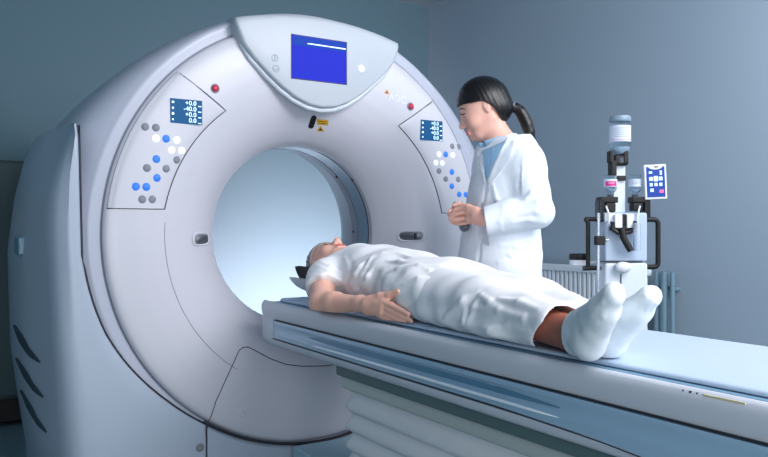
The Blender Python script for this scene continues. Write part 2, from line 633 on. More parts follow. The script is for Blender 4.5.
PX = Matrix(((0, 0, 1, 0), (1, 0, 0, 0), (0, 1, 0, 0), (0, 0, 0, 1)))
for sg in (-1, 1):
    pn = panel(sg)
    y0, y1 = (-.605, -.487) if sg < 0 else (.500, .618)
    z0, z1 = (1.454, 1.543) if sg < 0 else (1.462, 1.551)
    xx = .0045
    d = MB().box((xx - .012, y0, z0), (xx, y1, z1)).build('display', LCD, pn, bevel=.0006, bseg=1)
    hh = z1 - z0
    for k, s in enumerate(('+0.0', '-40.0', '+0.0', '0.0')):
        zz = z1 - hh * (.15 + .235 * k)
        text('display_digits', s, (xx + .0002, y1 - .022, zz), .0235, LCDT, pn, PX, -.0001, 'RIGHT')
        MB().box((xx, y1 - .016, zz - .010), (xx + .0008, y1 - .004, zz - .007)).build('display_mark', LCDT, pn)
        MB().lathe((xx, y0 + .009, zz), (1, 0, 0), [(.0045, 0), (.0045, .0008)], [8, 4, 12, 3][k]).build('display_mark', LCDT, pn)
    if sg < 0:
        bt = [('g', 145.5, 127), ('g', 156, 127.7), ('w', 156, 138.5), ('b', 166, 138.7), ('w', 176.4, 140), ('w', 171.2, 150), ('w', 181.1, 150.4),
              ('b', 156.2, 159), ('g', 176.4, 159.7), ('g', 147, 168), ('g', 165.9, 168.6), ('b', 156.7, 177.9), ('b', 136, 186.6), ('b', 146.2, 186.9),
              ('g', 142.2, 199.3), ('g', 152, 199.3)]
        rr = .0125
    else:
        bt = [('g', 452.1, 146.4), ('g', 458.6, 147), ('w', 439.1, 154.2), ('b', 445.6, 154.4), ('w', 452.6, 155.2), ('w', 435.9, 162.7), ('w', 442.4, 163.2),
              ('g', 439.1, 170.9), ('b', 451.9, 171.9), ('g', 445.9, 178.9), ('g', 458.1, 179.4), ('b', 451.9, 186.1), ('b', 459.1, 194.4), ('b', 465.6, 194.6)]
        rr = .0115
        bt += [('g', 455, 204.5), ('g', 461.5, 204.5)]
    for c, u, v in bt:
        p = ondisc(u, v, .002)
        MB().lathe((p.x - .006, p.y, p.z), (1, 0, 0), [(rr + .002, 0), (rr + .002, .0065), (rr, .0075), (rr * .8, .0095), (rr * .3, .010)], 20).build(
            'button', {'g': GREYB, 'w': WHITEB, 'b': BLUEB}[c], pn, True, 40)['label'] = {'g': 'grey round button', 'w': 'white round button', 'b': 'blue round button'}[c]

for (u, v) in ((215, 88.5), (410.5, 106.5)):
    p = ondisc(u, v)
    MB().lathe((p.x - .006, p.y, p.z), (1, 0, 0), [(.018, 0), (.018, .007), (.013, .009)], 24).build('button_bezel', GREYB, gantry, True, 40)
    MB().lathe((p.x - .002, p.y, p.z), (1, 0, 0), [(.0125, 0), (.0125, .009), (.009, .012), (.003, .013)], 24).build('stop_button', REDB, gantry, True, 40)


def disc_line(px, r, m, name='seam', lift=.0005):
    pts = [ondisc(u, v, lift) for u, v in px]
    out = []
    for i in range(len(pts) - 1):
        for k in range(6):
            q = pts[i].lerp(pts[i + 1], k / 6)
            rr_ = math.hypot(q.y, q.z - ZG)
            out.append(Vector((xdisc(rr_) + lift, q.y, q.z)))
    out.append(pts[-1])
    return MB().tube(out, r, 6).build(name, m, gantry, True)


# concentric seam line, lower door seam
aa = [R(t) for t in np.linspace(176, 236, 40)]
MB().tube([(xdisc(.622) + .0004, .622 * math.cos(t), ZG + .622 * math.sin(t)) for t in aa], .0011, 6).build('seam', SEAML, gantry, True)
disc_line([(208, 421), (216, 401), (226, 379), (236, 357), (239, 350.5), (243, 347.5), (248, 347), (256, 351), (270, 358.5), (286, 364.5), (303, 366.3), (323, 366), (340, 364)], .0018, SEAM)
for (u, v) in ((243, 413), (200, 447.5)):
    p = ondisc(u, v) if u > 210 else onx(u, v, 0)
    MB().lathe((p.x - .004, p.y, p.z), (1, 0, -.1), [(.016, 0), (.016, .006), (.012, .0075), (.010, .005), (.002, .0045)], 20).build('screw_cap', COVER if u > 210 else GREYB, gantry, True, 40)
# recessed grips beside the bore
for (u, v, w) in ((201.5, 239, 1), (411, 236, 1)):
    p = ondisc(u, v)
    rad = Vector((0, p.y, p.z - ZG)).normalized()
    rr_ = math.hypot(p.y, p.z - ZG)
    sl = Vector((xdisc(rr_ + .02) - xdisc(rr_ - .02), rad.y * .04, rad.z * .04)).normalized()
    nr = Vector((1, 0, 0)) - sl * sl.x
    nr.normalize()
    tg = nr.cross(sl)
    def rrect(hw, hh_, off, n=28):
        r = []
        for k in range(n):
            t = 2 * PI * k / n
            c_, s_ = math.cos(t), math.sin(t)
            r.append(p + sl * (math.copysign(abs(c_) ** .6, c_) * hw) + tg * (math.copysign(abs(s_) ** .6, s_) * hh_) + nr * off)
        return r
    MB().loft([rrect(.064, .029, -.002), rrect(.062, .027, .0025), rrect(.056, .022, .0028), rrect(.052, .019, .0005)], caps=False).build('grip_rim', COVER, gantry, True)
    MB().loft([rrect(.052, .019, .0006), rrect(.01, .005, .0004)], caps=True).build('grip_recess', mat('grip_grey', (0.72, 0.73, 0.77), 0.4, var=.02), gantry, True)
    if u > 300:
        q = p + sl * .020 * (1 if sl.y > 0 else -1) + nr * .001
        MB().box((q.x - .003, q.y - .006, q.z - .013), (q.x + .003, q.y + .006, q.z + .013)).build('grip_slot', SEAM, gantry)

# stickers above bore
def slab(px, m, name, lift=.0012):
    pts = [ondisc(u, v, lift) for u, v in px]
    back = [q - Vector((.003, 0, 0)) for q in pts]
    return MB().loft([back, pts], caps=True).build(name, m, gantry)


def capsule_px(u0, v0, u1, v1, r, m, name):
    pts = []
    a_ = math.atan2(v1 - v0, u1 - u0)
    for k in range(9):
        t = a_ + PI / 2 + PI * k / 8
        pts.append((u0 + r * math.cos(t), v0 + r * math.sin(t)))
    for k in range(9):
        t = a_ - PI / 2 + PI * k / 8
        pts.append((u1 + r * math.cos(t), v1 + r * math.sin(t)))
    slab(pts, m, name, .004)


capsule_px(314, 118, 311.3, 126, 2.6, INK, 'sensor_window')
slab([(317.3, 119), (328.3, 120.2), (328.3, 125.4), (317.0, 124.6)], YELLOW, 'warning_sticker')
slab([(318.5, 121), (327, 121.8), (327, 122.4), (318.5, 121.6)], INK, 'sticker_print', .002)
slab([(318.5, 123), (326, 123.6), (326, 124.1), (318.5, 123.5)], INK, 'sticker_print', .002)
slab([(320.5, 125.8), (324.5, 131.6), (316.6, 131.2)], YELLOW, 'warning_sticker')
slab([(320.5, 127.8), (322.3, 130.6), (318.8, 130.4)], INK, 'sticker_print', .002)
slab([(387, 89.5), (389.6, 94.2), (384.2, 93.4)], ORANGE, 'warning_sticker')
slab([(387, 91.3), (388, 93.3), (386, 93)], INK, 'sticker_print', .002)
p = ondisc(397.5, 99, .0015)
rot = Matrix(((0, 0, 1, 0), (math.cos(R(-6)), -math.sin(R(-6)), 0, 0), (math.sin(R(-6)), math.cos(R(-6)), 0, 0), (0, 0, 0, 1)))
text('printed_lettering', 'ASIC', p, .044, mat('print_white', (0.87, 0.89, 0.94), 0.4, var=.01), gantry, rot, .0)

# side handle and vents on left side
q0 = -cover_y(-.34, 1.0)
MB().box((-.42, q0 - .008, .975), (-.28, q0 + .03, 1.04)).build('side_handle', mat('handle_blue_grey', (0.45, 0.60, 0.68), 0.3, var=.02), gantry, bevel=.006)
for k in range(3):
    zc = .70 - .125 * k
    v = []
    for i in range(13):
        x = -.46 + .28 * i / 12
        zt = zc - .10 * (i / 12) ** 1.3
        hgt = .022 * math.sin(PI * (i + .8) / 13.6)
        v.append([(x, -(cover_y(x, zt + dz) + o_ * 3), zt + dz) for dz, o_ in ((hgt, -.02), (hgt, .0015), (-hgt, .0015), (-hgt, -.02))])
    MB().loft(v).build('side_vent', mat('vent_dark', (0.22, 0.28, 0.32), 0.6, var=.05), gantry)

# ------------------------------------------------------------------ patient table
table = empty('patient_table', (1.1, 0, 0), 'long white scanner table with blue side panel on pleated bellows pedestal', 'table')
XE = 2.85
top_ = [(-.2445, .790), (-.2475, .7955), (-.254, .798), (-.263, .7975), (-.2695, .792), (-.2735, .782), (-.275, .770), (-.273, .755), (-.269, .742)]
sec_full = top_ + [(-.269, .736), (-.270, .730), (-.2705, .70), (-.270, .668), (-.266, .648), (-.254, .635), (-.235, .630)]
sec_in = top_ + [(-.267, .737), (-.255, .7365), (-.255, .70), (-.255, .665), (-.269, .662), (-.264, .645), (-.250, .633), (-.235, .630)]
sec_full = top_ + [(-.2685, .737), (-.2695, .7335), (-.2705, .70), (-.2705, .672), (-.270, .665), (-.266, .648), (-.254, .635), (-.235, .630)]


def tbl_ring(x, s, sec, vs=1.0):
    full = sec + [(-y, z) for y, z in reversed(sec)]
    return [(x, y * s, .715 + (z - .715) * vs) for y, z in full]


rings = [tbl_ring(x - .02, s, sec_full, vs) for x, s, vs in ((.030, .82, .82), (.031, .88, .92), (.036, .925, .965), (.045, .95, .985), (.06, .975, 1), (.085, .99, 1), (.12, 1, 1), (.174, 1, 1))]
rings += [tbl_ring(x, s, sec_in, vs) for x, s, vs in ((.156, 1, 1), (XE - .05, 1, 1), (XE, .95, .97))]
MB().loft(rings).build('frame', RAIL, table, True, 40)
for sg in (-1, 1):
    MB().box((.18, min(sg * .2655, sg * .2722), .7350), (XE - .06, max(sg * .2655, sg * .2722), .7376)).build('rail_seam', SEAM, table)
    # side panel with channel
    xs = [.155, .165, .20] + list(np.arange(.3, 1.35, .15)) + [1.40, 1.46, 1.52, 1.57, 1.62, 1.68, 1.8, 2.0, 2.3, XE - .06]
    rings = []
    for i, x in enumerate(xs):
        f = float(np.interp(x, [.155, .30, .52, 1.38, 1.62], [0, .05, 1, 1, 0]))
        zb = float(np.interp(x, [.155, 1.4, 1.7, 2.0, 2.4], [.668, .668, .662, .645, .640]))
        e = .004 if i else .001
        P = [(.262, .733), (.2705 + e, .7325), (.2715 + e, .728), (.2710 + e, .7205), (.2695 + e - .008 * f, .716), (.2695 + e - .012 * f, .706), (.2695 + e - .012 * f, .698), (.2710 + e - .004 * f, .6905),
             (.2715 + e + .0045 * f, .6865), (.2715 + e + .0045 * f, .6825), (.2715 + e, .677), (.2705 + e, zb + .002), (.262, zb)]
        rings.append([(x, sg * y, z) for y, z in P])
    MB().loft(rings).build('side_panel', PANELB, table, True, 50)
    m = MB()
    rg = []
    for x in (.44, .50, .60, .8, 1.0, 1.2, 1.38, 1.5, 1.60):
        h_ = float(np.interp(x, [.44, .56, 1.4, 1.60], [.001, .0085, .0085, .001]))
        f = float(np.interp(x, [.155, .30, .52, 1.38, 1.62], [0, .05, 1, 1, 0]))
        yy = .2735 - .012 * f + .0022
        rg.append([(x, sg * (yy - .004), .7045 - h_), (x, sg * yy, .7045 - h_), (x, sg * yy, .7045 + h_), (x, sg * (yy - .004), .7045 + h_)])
    m.loft(rg).build('side_channel_shade', mat('table_channel_shade', (0.38, 0.55, 0.66), 0.25, var=.01), table)  # darker blue inlay paints the channel's shading and reflected contrast into the colour
    MB().tube([(x, sg * .2775, .6850) for x in (.47, .52, .7, 1.0, 1.3, 1.5, 1.60)], [.0008, .0038, .0044, .0044, .0044, .0036, .0006], 10).build('side_ridge_highlight', mat('table_ridge_highlight', (0.93, 0.97, 1.0), 0.2, var=.01), table, True)  # near-white strip paints the reflected highlight along the ridge
    pts = [(x, sg * .2712, float(np.interp(x, [.155, 1.4, 1.7, 2.0, 2.4], [.668, .668, .662, .645, .640])) - .002) for x in np.linspace(.15, XE - .06, 40)]
    MB().tube(pts, .0011, 6).build('panel_seam', SEAM, table, True)
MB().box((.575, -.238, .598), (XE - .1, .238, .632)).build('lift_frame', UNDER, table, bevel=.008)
MB().box((.582, -.222, .555), (2.02, .222, .600)).build('bellows_flange', mat('flange_grey', (0.74, 0.77, 0.76), 0.5, var=.02), table, bevel=.010)
MB().box((.10, -.2435, .78), (XE - .05, .2435, .7966)).build('tabletop', mat('tabletop_blue', (0.45, 0.60, 0.70), 0.4, var=.01), table)
# bellows
rings = []
zz = .575
pitch = .062


def rrect2(x0, x1, hy, z, rad=.05, n=6):
    pts = []
    for (cx, cy, a_) in ((x1 - rad, hy - rad, 0), (x0 + rad, hy - rad, 90), (x0 + rad, -hy + rad, 180), (x1 - rad, -hy + rad, 270)):
        for k in range(n + 1):
            t = R(a_ + 90 * k / n)
            pts.append((cx + rad * math.cos(t), cy + rad * math.sin(t), z))
    return pts


rings.append(rrect2(.585, 1.95, .205, .560))
rings.append(rrect2(.585, 1.95, .205, .545))
z = .545
k = 0
while z > .12:
    for f, o_ in ((.0, .0), (.12, -.003), (.35, .004), (.6, .010), (.8, .0135), (.93, .007)):
        rings.append(rrect2(.585 - o_, 1.95 + o_, .205 + o_, z - pitch * f))
    z -= pitch
    k += 1
rings.append(rrect2(.585, 1.95, .205, z))
MB().loft(rings).build('bellows', BELL, table, True, 60)
MB().box((.52, -.26, 0), (2.05, .26, z + .002)).build('pedestal_foot', BASEM, table, bevel=.02)
MB().box((.02, -.13, 0), (.54, .13, .215)).build('base', BASEM, table, bevel=.008)
# printed marks on rail
for (u, v, w, h_) in ((690.5, 394.6, 1.6, 2.0), (698.5, 396, 1.2, 3.6), (700.5, 396.6, 1.2, 3.6), (706.5, 397.6, 1.6, 2.0)):
    pass
for x, dz, n_ in ((1.885, 0, 1), (1.898, 0, 2), (1.912, 0, 1)):
    MB().box((x, -.2702, .7905), (x + .0022 * n_, -.2668, .7935)).build('printed_mark', INK, table)
MB().box((1.925, -.2708, .7895), (2.0, -.2660, .7935)).build('yellow_label', mat('yellow_label_tape', (0.84, 0.80, 0.66), 0.5, var=.02), table)

# mattress
pts_sec = [(-.222, .7970), (-.2255, .7990), (-.2255, .8035), (-.222, .8065), (-.215, .8078), (.215, .8078), (.228, .8065), (.232, .8035), (.232, .7990), (.229, .7970)]
rings = [[(x, y * s, z) for y, z in pts_sec] for x, s in ((.10, .93), (.105, .97), (.12, .99), (.15, 1), (XE - .08, 1), (XE - .07, .98))]
mt = MB().loft(rings).build('mattress', PAD, None, True, 50)
tag(mt, 'thin pale blue mattress pad lying along the scanner table', 'mattress')

# headrest
hr = empty('headrest', (.1, 0, .80), 'white curved headrest shell with black pad under the patient head', 'headrest')


def trough(x0, x1, ri, zc, th, name, m, a_lo, a_hi, nx=10, dzx=None, par=hr):
    rings = []
    for i in range(nx + 1):
        x = x0 + (x1 - x0) * i / nx
        dz = dzx(x) if dzx else 0
        ring = []
        n = 20
        for k in range(n + 1):
            t = R(a_lo + (a_hi - a_lo) * k / n)
            ring.append((x, ri * math.cos(t), zc + dz + ri * math.sin(t)))
        for k in range(n, -1, -1):
            t = R(a_lo + (a_hi - a_lo) * k / n)
            ring.append((x, (ri + th) * math.cos(t), zc + dz + (ri + th) * math.sin(t)))
        rings.append(ring)
    return MB().loft(rings).build(name, m, par, True, 50)


trough(-.045, .205, .128, .948, .008, 'shell', WHITEP, 214, 326, 10, lambda x: .0)
trough(.032, .13, .112, .948, .015, 'pad', BLACK, 192, 348, 8, lambda x: .0)
MB().box((.10, -.05, .8085), (.24, .05, .815)).build('mounting_plate', mat('grey_plastic', (0.55, 0.57, 0.62), .5, var=.02), hr, bevel=.002)

# ------------------------------------------------------------------ SDF people
class Field:
    def __init__(s, lo, hi, h):
        s.lo = np.array(lo, np.float32)
        s.h = h
        s.n = np.ceil((np.array(hi) - np.array(lo)) / h).astype(int) + 1
        s.V = np.full(s.n, .06, np.float32)

    def block(s, bl, bh):
        i0 = np.clip(np.floor((np.array(bl) - s.lo) / s.h).astype(int), 0, s.n - 1)
        i1 = np.clip(np.ceil((np.array(bh) - s.lo) / s.h).astype(int) + 1, 1, s.n)
        sl = tuple(slice(a_, b_) for a_, b_ in zip(i0, i1))
        ax = [s.lo[k] + s.h * np.arange(i0[k], i1[k], dtype=np.float32) for k in range(3)]
        return sl, ax[0][:, None, None], ax[1][None, :, None], ax[2][None, None, :]

    def comb(s, sl, d, k, op='u'):
        V = s.V[sl]
        if op == 'u':
            h = np.clip(.5 + .5 * (V - d) / k, 0, 1)
            s.V[sl] = V * (1 - h) + d * h - k * h * (1 - h)
        elif op == 's':
            d = -d
            h = np.clip(.5 - .5 * (V - d) / k, 0, 1)
            s.V[sl] = V * (1 - h) + d * h + k * h * (1 - h)

    def cone(s, a_, b_, ra, rb, k=.015, sq=None, op='u', pad=.05):
        a_ = np.array(a_, np.float32)
        b_ = np.array(b_, np.float32)
        mr = max(ra, rb)
        f = 1.0
        if sq:
            f = max(1.0, sq[1])
        bl = np.minimum(a_, b_) - mr * f - pad
        bh = np.maximum(a_, b_) + mr * f + pad
        sl, X, Y, Z = s.block(bl, bh)
        if 0 in s.V[sl].shape:
            return
        d = b_ - a_
        L2 = max(float(d @ d), 1e-9)
        px, py, pz = X - a_[0], Y - a_[1], Z - a_[2]
        t = np.clip((px * d[0] + py * d[1] + pz * d[2]) / L2, 0, 1)
        qx, qy, qz = px - t * d[0], py - t * d[1], pz - t * d[2]
        sc_ = 1.0
        if sq:
            n = np.array(sq[0], float)
            n /= np.linalg.norm(n)
            q = qx * n[0] + qy * n[1] + qz * n[2]
            g = (1 / sq[1] - 1)
            qx, qy, qz = qx + n[0] * q * g, qy + n[1] * q * g, qz + n[2] * q * g
            sc_ = min(1.0, sq[1])
        D = (np.sqrt(qx * qx + qy * qy + qz * qz) - (ra + (rb - ra) * t)) * sc_
        s.comb(sl, D.astype(np.float32), k, op)

    def ell(s, c, rad, rot=None, k=.015, op='u', pad=.05):
        c = np.array(c, np.float32)
        mr = max(rad)
        sl, X, Y, Z = s.block(c - mr - pad, c + mr + pad)
        if 0 in s.V[sl].shape:
            return
        M = np.eye(3) if rot is None else np.array(rot)
        px, py, pz = X - c[0], Y - c[1], Z - c[2]
        q = [(M[i][0] * px + M[i][1] * py + M[i][2] * pz) / rad[i] for i in range(3)]
        k0 = np.sqrt(q[0] ** 2 + q[1] ** 2 + q[2] ** 2)
        k1 = np.sqrt((q[0] / rad[0]) ** 2 + (q[1] / rad[1]) ** 2 + (q[2] / rad[2]) ** 2) + 1e-6
        s.comb(sl, (k0 * (k0 - 1) / k1).astype(np.float32), k, op)

    def cut(s, point, normal, k=.004):
        """remove everything on the side the normal points to"""
        n = np.array(normal, float)
        n /= np.linalg.norm(n)
        sl, X, Y, Z = s.block(s.lo, s.lo + s.n * s.h)
        d = (X - point[0]) * n[0] + (Y - point[1]) * n[1] + (Z - point[2]) * n[2]
        s.V = np.maximum(s.V, d.astype(np.float32))

    def cutbox(s, keep):
        sl, X, Y, Z = s.block(s.lo, s.lo + s.n * s.h)
        s.V = np.where(keep(X, Y, Z), s.V, np.maximum(s.V, s.h * .6)).astype(np.float32)

    def disp(s, fn):
        sl, X, Y, Z = s.block(s.lo, s.lo + s.n * s.h)
        s.V = (s.V + fn(X, Y, Z)).astype(np.float32)

    def sample(s, p):
        i = np.round((np.array(p) - s.lo) / s.h).astype(int)
        if (i < 0).any() or (i >= s.n).any():
            return 1.0
        return float(s.V[tuple(i)])

    def hit(s, u, v, D0=.8, D1=4.5):
        d = ray(u, v)
        t = D0
        while t < D1:
            p = C0 + d * t
            if s.sample(p) < 0:
                return p
            t += s.h * .8
        return None

    def fold(s, px, r, depth_=.0, k=.014, op='u'):
        P = []
        for u, v in px:
            p = s.hit(u, v)
            if p is None:
                continue
            P.append(p + ray(u, v).normalized() * (depth_ + (r * .55 if op == 'u' else -r * .62)))
        for i in range(len(P) - 1):
            n = len(P) - 1
            r0 = r * (.35 + .65 * math.sin(PI * (i + .15) / (n + .3)))
            r1 = r * (.35 + .65 * math.sin(PI * (i + 1.15) / (n + .3)))
            s.cone(P[i], P[i + 1], r0, r1, k, op=op, pad=.03)

    def mesh(s, name, mats, parent=None, pick=None, smooth_it=2):
        V = s.V
        n = V.shape
        S = V < 0
        cnt = np.zeros(tuple(k - 1 for k in n), np.uint8)
        offs = [(i, j, k) for i in (0, 1) for j in (0, 1) for k in (0, 1)]
        for (i, j, k) in offs:
            cnt += S[i:n[0] - 1 + i, j:n[1] - 1 + j, k:n[2] - 1 + k]
        act = np.argwhere((cnt > 0) & (cnt < 8))
        idx = np.full(cnt.shape, -1, np.int32)
        idx[act[:, 0], act[:, 1], act[:, 2]] = np.arange(len(act))
        cv = {o: V[act[:, 0] + o[0], act[:, 1] + o[1], act[:, 2] + o[2]] for o in offs}
        P = np.zeros((len(act), 3))
        W = np.zeros(len(act))
        for a_ in offs:
            for ax in range(3):
                if a_[ax] == 0:
                    b_ = list(a_)
                    b_[ax] = 1
                    va, vb = cv[a_], cv[tuple(b_)]
                    m_ = (va < 0) != (vb < 0)
                    t = np.where(m_, va / np.where(m_, va - vb, 1), 0)
                    for c in range(3):
                        P[:, c] += m_ * (a_[c] + (t if c == ax else 0))
                    W += m_
        P = act + P / W[:, None]
        P = s.lo + s.h * P
        quads = []
        for ax in range(3):
            sl0 = [slice(None)] * 3
            sl1 = [slice(None)] * 3
            sl0[ax] = slice(0, n[ax] - 1)
            sl1[ax] = slice(1, n[ax])
            ch = np.argwhere(S[tuple(sl0)] != S[tuple(sl1)])
            b, c = (ax + 1) % 3, (ax + 2) % 3
            ok = (ch[:, b] > 0) & (ch[:, c] > 0) & (ch[:, b] < n[b] - 1) & (ch[:, c] < n[c] - 1)
            ch = ch[ok]
            q = []
            for db, dc in ((-1, -1), (0, -1), (0, 0), (-1, 0)):
                e = ch.copy()
                e[:, b] += db
                e[:, c] += dc
                q.append(idx[e[:, 0], e[:, 1], e[:, 2]])
            q = np.stack(q, 1)
            flip = ~S[ch[:, 0], ch[:, 1], ch[:, 2]]
            q[flip] = q[flip][:, ::-1]
            quads.append(q)
        Q = np.concatenate(quads)
        # laplacian smoothing
        E = np.concatenate([Q[:, [0, 1]], Q[:, [1, 2]], Q[:, [2, 3]], Q[:, [3, 0]]])
        for _ in range(smooth_it):
            acc = np.zeros_like(P)
            w = np.zeros(len(P))
            for c in range(3):
                acc[:, c] = np.bincount(E[:, 0], P[E[:, 1], c], len(P)) + np.bincount(E[:, 1], P[E[:, 0], c], len(P))
            w = np.bincount(E[:, 0], minlength=len(P)) + np.bincount(E[:, 1], minlength=len(P))
            P = P * .5 + .5 * acc / np.maximum(w, 1)[:, None]
        me = bpy.data.meshes.new(name)
        me.vertices.add(len(P))
        me.vertices.foreach_set('co', P.astype(np.float32).ravel())
        me.loops.add(len(Q) * 4)
        me.loops.foreach_set('vertex_index', Q.astype(np.int32).ravel())
        me.polygons.add(len(Q))
        me.polygons.foreach_set('loop_start', np.arange(0, len(Q) * 4, 4, dtype=np.int32))
        for m_ in mats:
            me.materials.append(m_)
        if pick:
            ctr = P[Q].mean(1)
            me.polygons.foreach_set('material_index', pick(ctr).astype(np.int32))
        me.update(calc_edges=True)
        me.validate()
        me.polygons.foreach_set('use_smooth', np.ones(len(me.polygons), bool))
        o = bpy.data.objects.new(name, me)
        col.objects.link(o)
        if parent:
            o.parent = parent
            o.matrix_parent_inverse = Matrix.Translation(parent.location).inverted()
        return o


def V3(*a_):
    return Vector(a_)


# ------------------------------------------------------------------ injector stand, radiator, cabinet
rad = empty('radiator', (-.7, 2.24, 0), 'pale finned radiator fixed low on the right wall behind the doctor', 'radiator')
m = MB()
x = -1.56
while x < -.16:
    m.box((x, 2.165, .16), (x + .026, 2.235, .800))
    x += .038
m.build('fins', mat('radiator_enamel', (0.90, 0.93, 0.96), 0.4, var=.01), rad, bevel=.006, bseg=2)
MB().box((-1.565, 2.155, .795), (-.145, 2.245, .835)).build('top_rail', MATS['radiator_enamel'], rad, bevel=.008)
MB().box((-1.565, 2.165, .12), (-.145, 2.235, .165)).build('bottom_rail', MATS['radiator_enamel'], rad, bevel=.008)
for x in (-1.4, -.4):
    MB().box((x, 2.23, .20), (x + .03, 2.302, .24)).build('wall_bracket', WHITEP, rad)
pipes = empty('heating_pipes', (-.05, 2.22, 0), 'three vertical blue grey heating pipes beside the right end of the radiator', 'pipe')
for x, r_ in ((-.105, .015), (-.055, .020), (.000, .014)):
    MB().tube([(x, 2.235, .005), (x, 2.235, .825)], [r_, r_], 14).build('pipe', mat('pipe_blue_grey', (0.46, 0.58, 0.64), 0.35, var=.02), pipes, True, 50)
for z in (.20, .72):
    MB().box((-.11, 2.255, z), (.005, 2.302, z + .02)).build('clip', MATS['pipe_blue_grey'], pipes)

cab = empty('storage_cabinet', (-2.1, -1.4, 0), 'dark green storage cabinet with yellow stripe behind the scanner', 'cabinet')
CABM = mat('cabinet_dark_green', (0.16, 0.26, 0.27), 0.5, var=.03)
MB().box((XB + .02, -2.3, .16), (-1.75, -.62, 1.435)).build('body', CABM, cab, bevel=.006)
MB().box((XB + .06, -2.25, .03), (-1.80, -.68, .16)).build('plinth', BLACK, cab)
for y in (-2.2, -1.45, -.75):
    MB().box((-1.86, y, 0), (-1.80, y + .05, .035)).build('foot', BLACKG, cab)
MB().box((-1.75, -2.28, .18), (-1.738, -1.49, 1.42)).build('door', mat('cabinet_door_green', (0.19, 0.30, 0.31), 0.45, var=.03), cab, bevel=.003)
MB().box((-1.75, -1.47, .18), (-1.738, -.64, 1.42)).build('door', MATS['cabinet_door_green'], cab, bevel=.003)
MB().box((-1.738, -2.2, 1.155), (-1.734, -1.12, 1.195)).build('stripe', mat('stripe_yellow', (0.62, 0.48, 0.08), 0.5, var=.03), cab)

DI = 2.86          # distance of the injector stand


def I(u, v, w=0.0):
    return dep(u, v, DI - w)


Rv = Vector((math.sin(HEAD), math.cos(HEAD), 0))
Hv = Vector((hx, hy, 0))
Zv = Vector((0, 0, 1))
ib = I(620, 228)
inj = empty('contrast_injector', (ib.x, ib.y, 0), 'white upright injector unit on a stand with black side handles', 'medical injector')


def obox(c, du, dv, dw, rot=0.0):
    """box centred at c, half sizes along right / up / towards camera"""
    a_ = Rv * math.cos(rot) + Zv * math.sin(rot)
    b_ = Zv * math.cos(rot) - Rv * math.sin(rot)
    v = []
    for sx, sy, sz in ((-1, -1, -1), (1, -1, -1), (1, 1, -1), (-1, 1, -1), (-1, -1, 1), (1, -1, 1), (1, 1, 1), (-1, 1, 1)):
        v.append(c + a_ * du * sx + b_ * dv * sy - Hv * dw * sz)
    return MB().add(v, [(0, 3, 2, 1), (4, 5, 6, 7), (0, 1, 5, 4), (1, 2, 6, 5), (2, 3, 7, 6), (3, 0, 4, 7)])


def ibox(u0, v0, u1, v1, w0, w1, name, m_, bev=.002, par=inj, rot=0):
    c = I((u0 + u1) / 2, (v0 + v1) / 2, (w0 + w1) / 2)
    k = (DI - (w0 + w1) / 2) / FPX
    return obox(c, abs(u1 - u0) / 2 * k, abs(v1 - v0) / 2 * k, (w1 - w0) / 2, rot).build(name, m_, par, bevel=bev)


INJW = mat('injector_white', (0.82, 0.86, 0.90), 0.35, var=.01)
INJB = mat('injector_blue_white', (0.68, 0.75, 0.83), 0.4, var=.01)
ibox(600, 262, 642, 338, -.08, .05, 'lower_body', INJW, .010)
ibox(600.5, 213, 642, 261, -.075, .045, 'upper_body', INJB, .008)
ibox(612, 163, 624, 213, -.04, -.005, 'column', INJW, .004)
ibox(620.3, 274, 621.3, 304, .048, .053, 'slot', SEAM, 0)
ibox(618, 302, 627, 309, .045, .060, 'slot_stop', BLACK, .002)
ibox(600, 261, 642, 262, .04, .0475, 'body_seam', SEAM, 0)
MB().tube([I(598.5, 340, .06), I(598.5, 213, .06)], .0065, 12).build('steel_rod', CHROME, inj, True, 50)
ibox(595, 236, 604, 245, .045, .078, 'rod_clamp', BLACK, .003)
MB().lathe(I(606, 240, .06), Rv, [(.006, 0), (.006, .008), (.004, .01)], 12).build('clamp_knob', CHROME, inj, True, 40)
p = I(621.5, 267, .05)
rg = []
for o_, s_ in ((0, .8), (.010, 1.0), (.024, 1.0), (.034, .8), (.038, .3)):
    rg.append([p - Hv * o_ + Rv * (.031 * s_ * math.cos(t)) + Zv * (.021 * s_ * math.sin(t)) for t in np.linspace(0, 2 * PI, 25)[:-1]])
MB().loft(rg).build('control_knob', WHITEP, inj, True, 50)
pz = I(621, 338, -.01)
MB().box((pz.x - .06, pz.y - .06, .10), (pz.x + .06, pz.y + .06, pz.z + .02)).build('stand_post', INJW, inj, bevel=.01)
for k in range(5):
    a_ = 2 * PI * k / 5 + .3
    e = Vector((pz.x + .30 * math.cos(a_), pz.y + .30 * math.sin(a_), .075))
    MB().tube([(pz.x, pz.y, .115), e], [.030, .018], 10).build('base_leg', INJW, inj, True, 50)
    MB().lathe((e.x - .0, e.y - .012, .034), (0, 1, 0), [(.02, 0), (.033, .003), (.033, .021), (.02, .024)], 18).build('caster', BLACK, inj, True, 40)
# side handles
def rounded(px, w, n=5, rad=5):
    P = []
    for i, (u, v) in enumerate(px):
        if 0 < i < len(px) - 1:
            a_ = Vector((px[i - 1][0] - u, px[i - 1][1] - v)).normalized() * rad
            b_ = Vector((px[i + 1][0] - u, px[i + 1][1] - v)).normalized() * rad
            for k in range(n + 1):
                t = k / n
                q = Vector((u, v)) + a_ * (1 - t) ** 2 + b_ * t ** 2
                P.append(I(q.x, q.y, w))
        else:
            P.append(I(u, v, w))
    return P


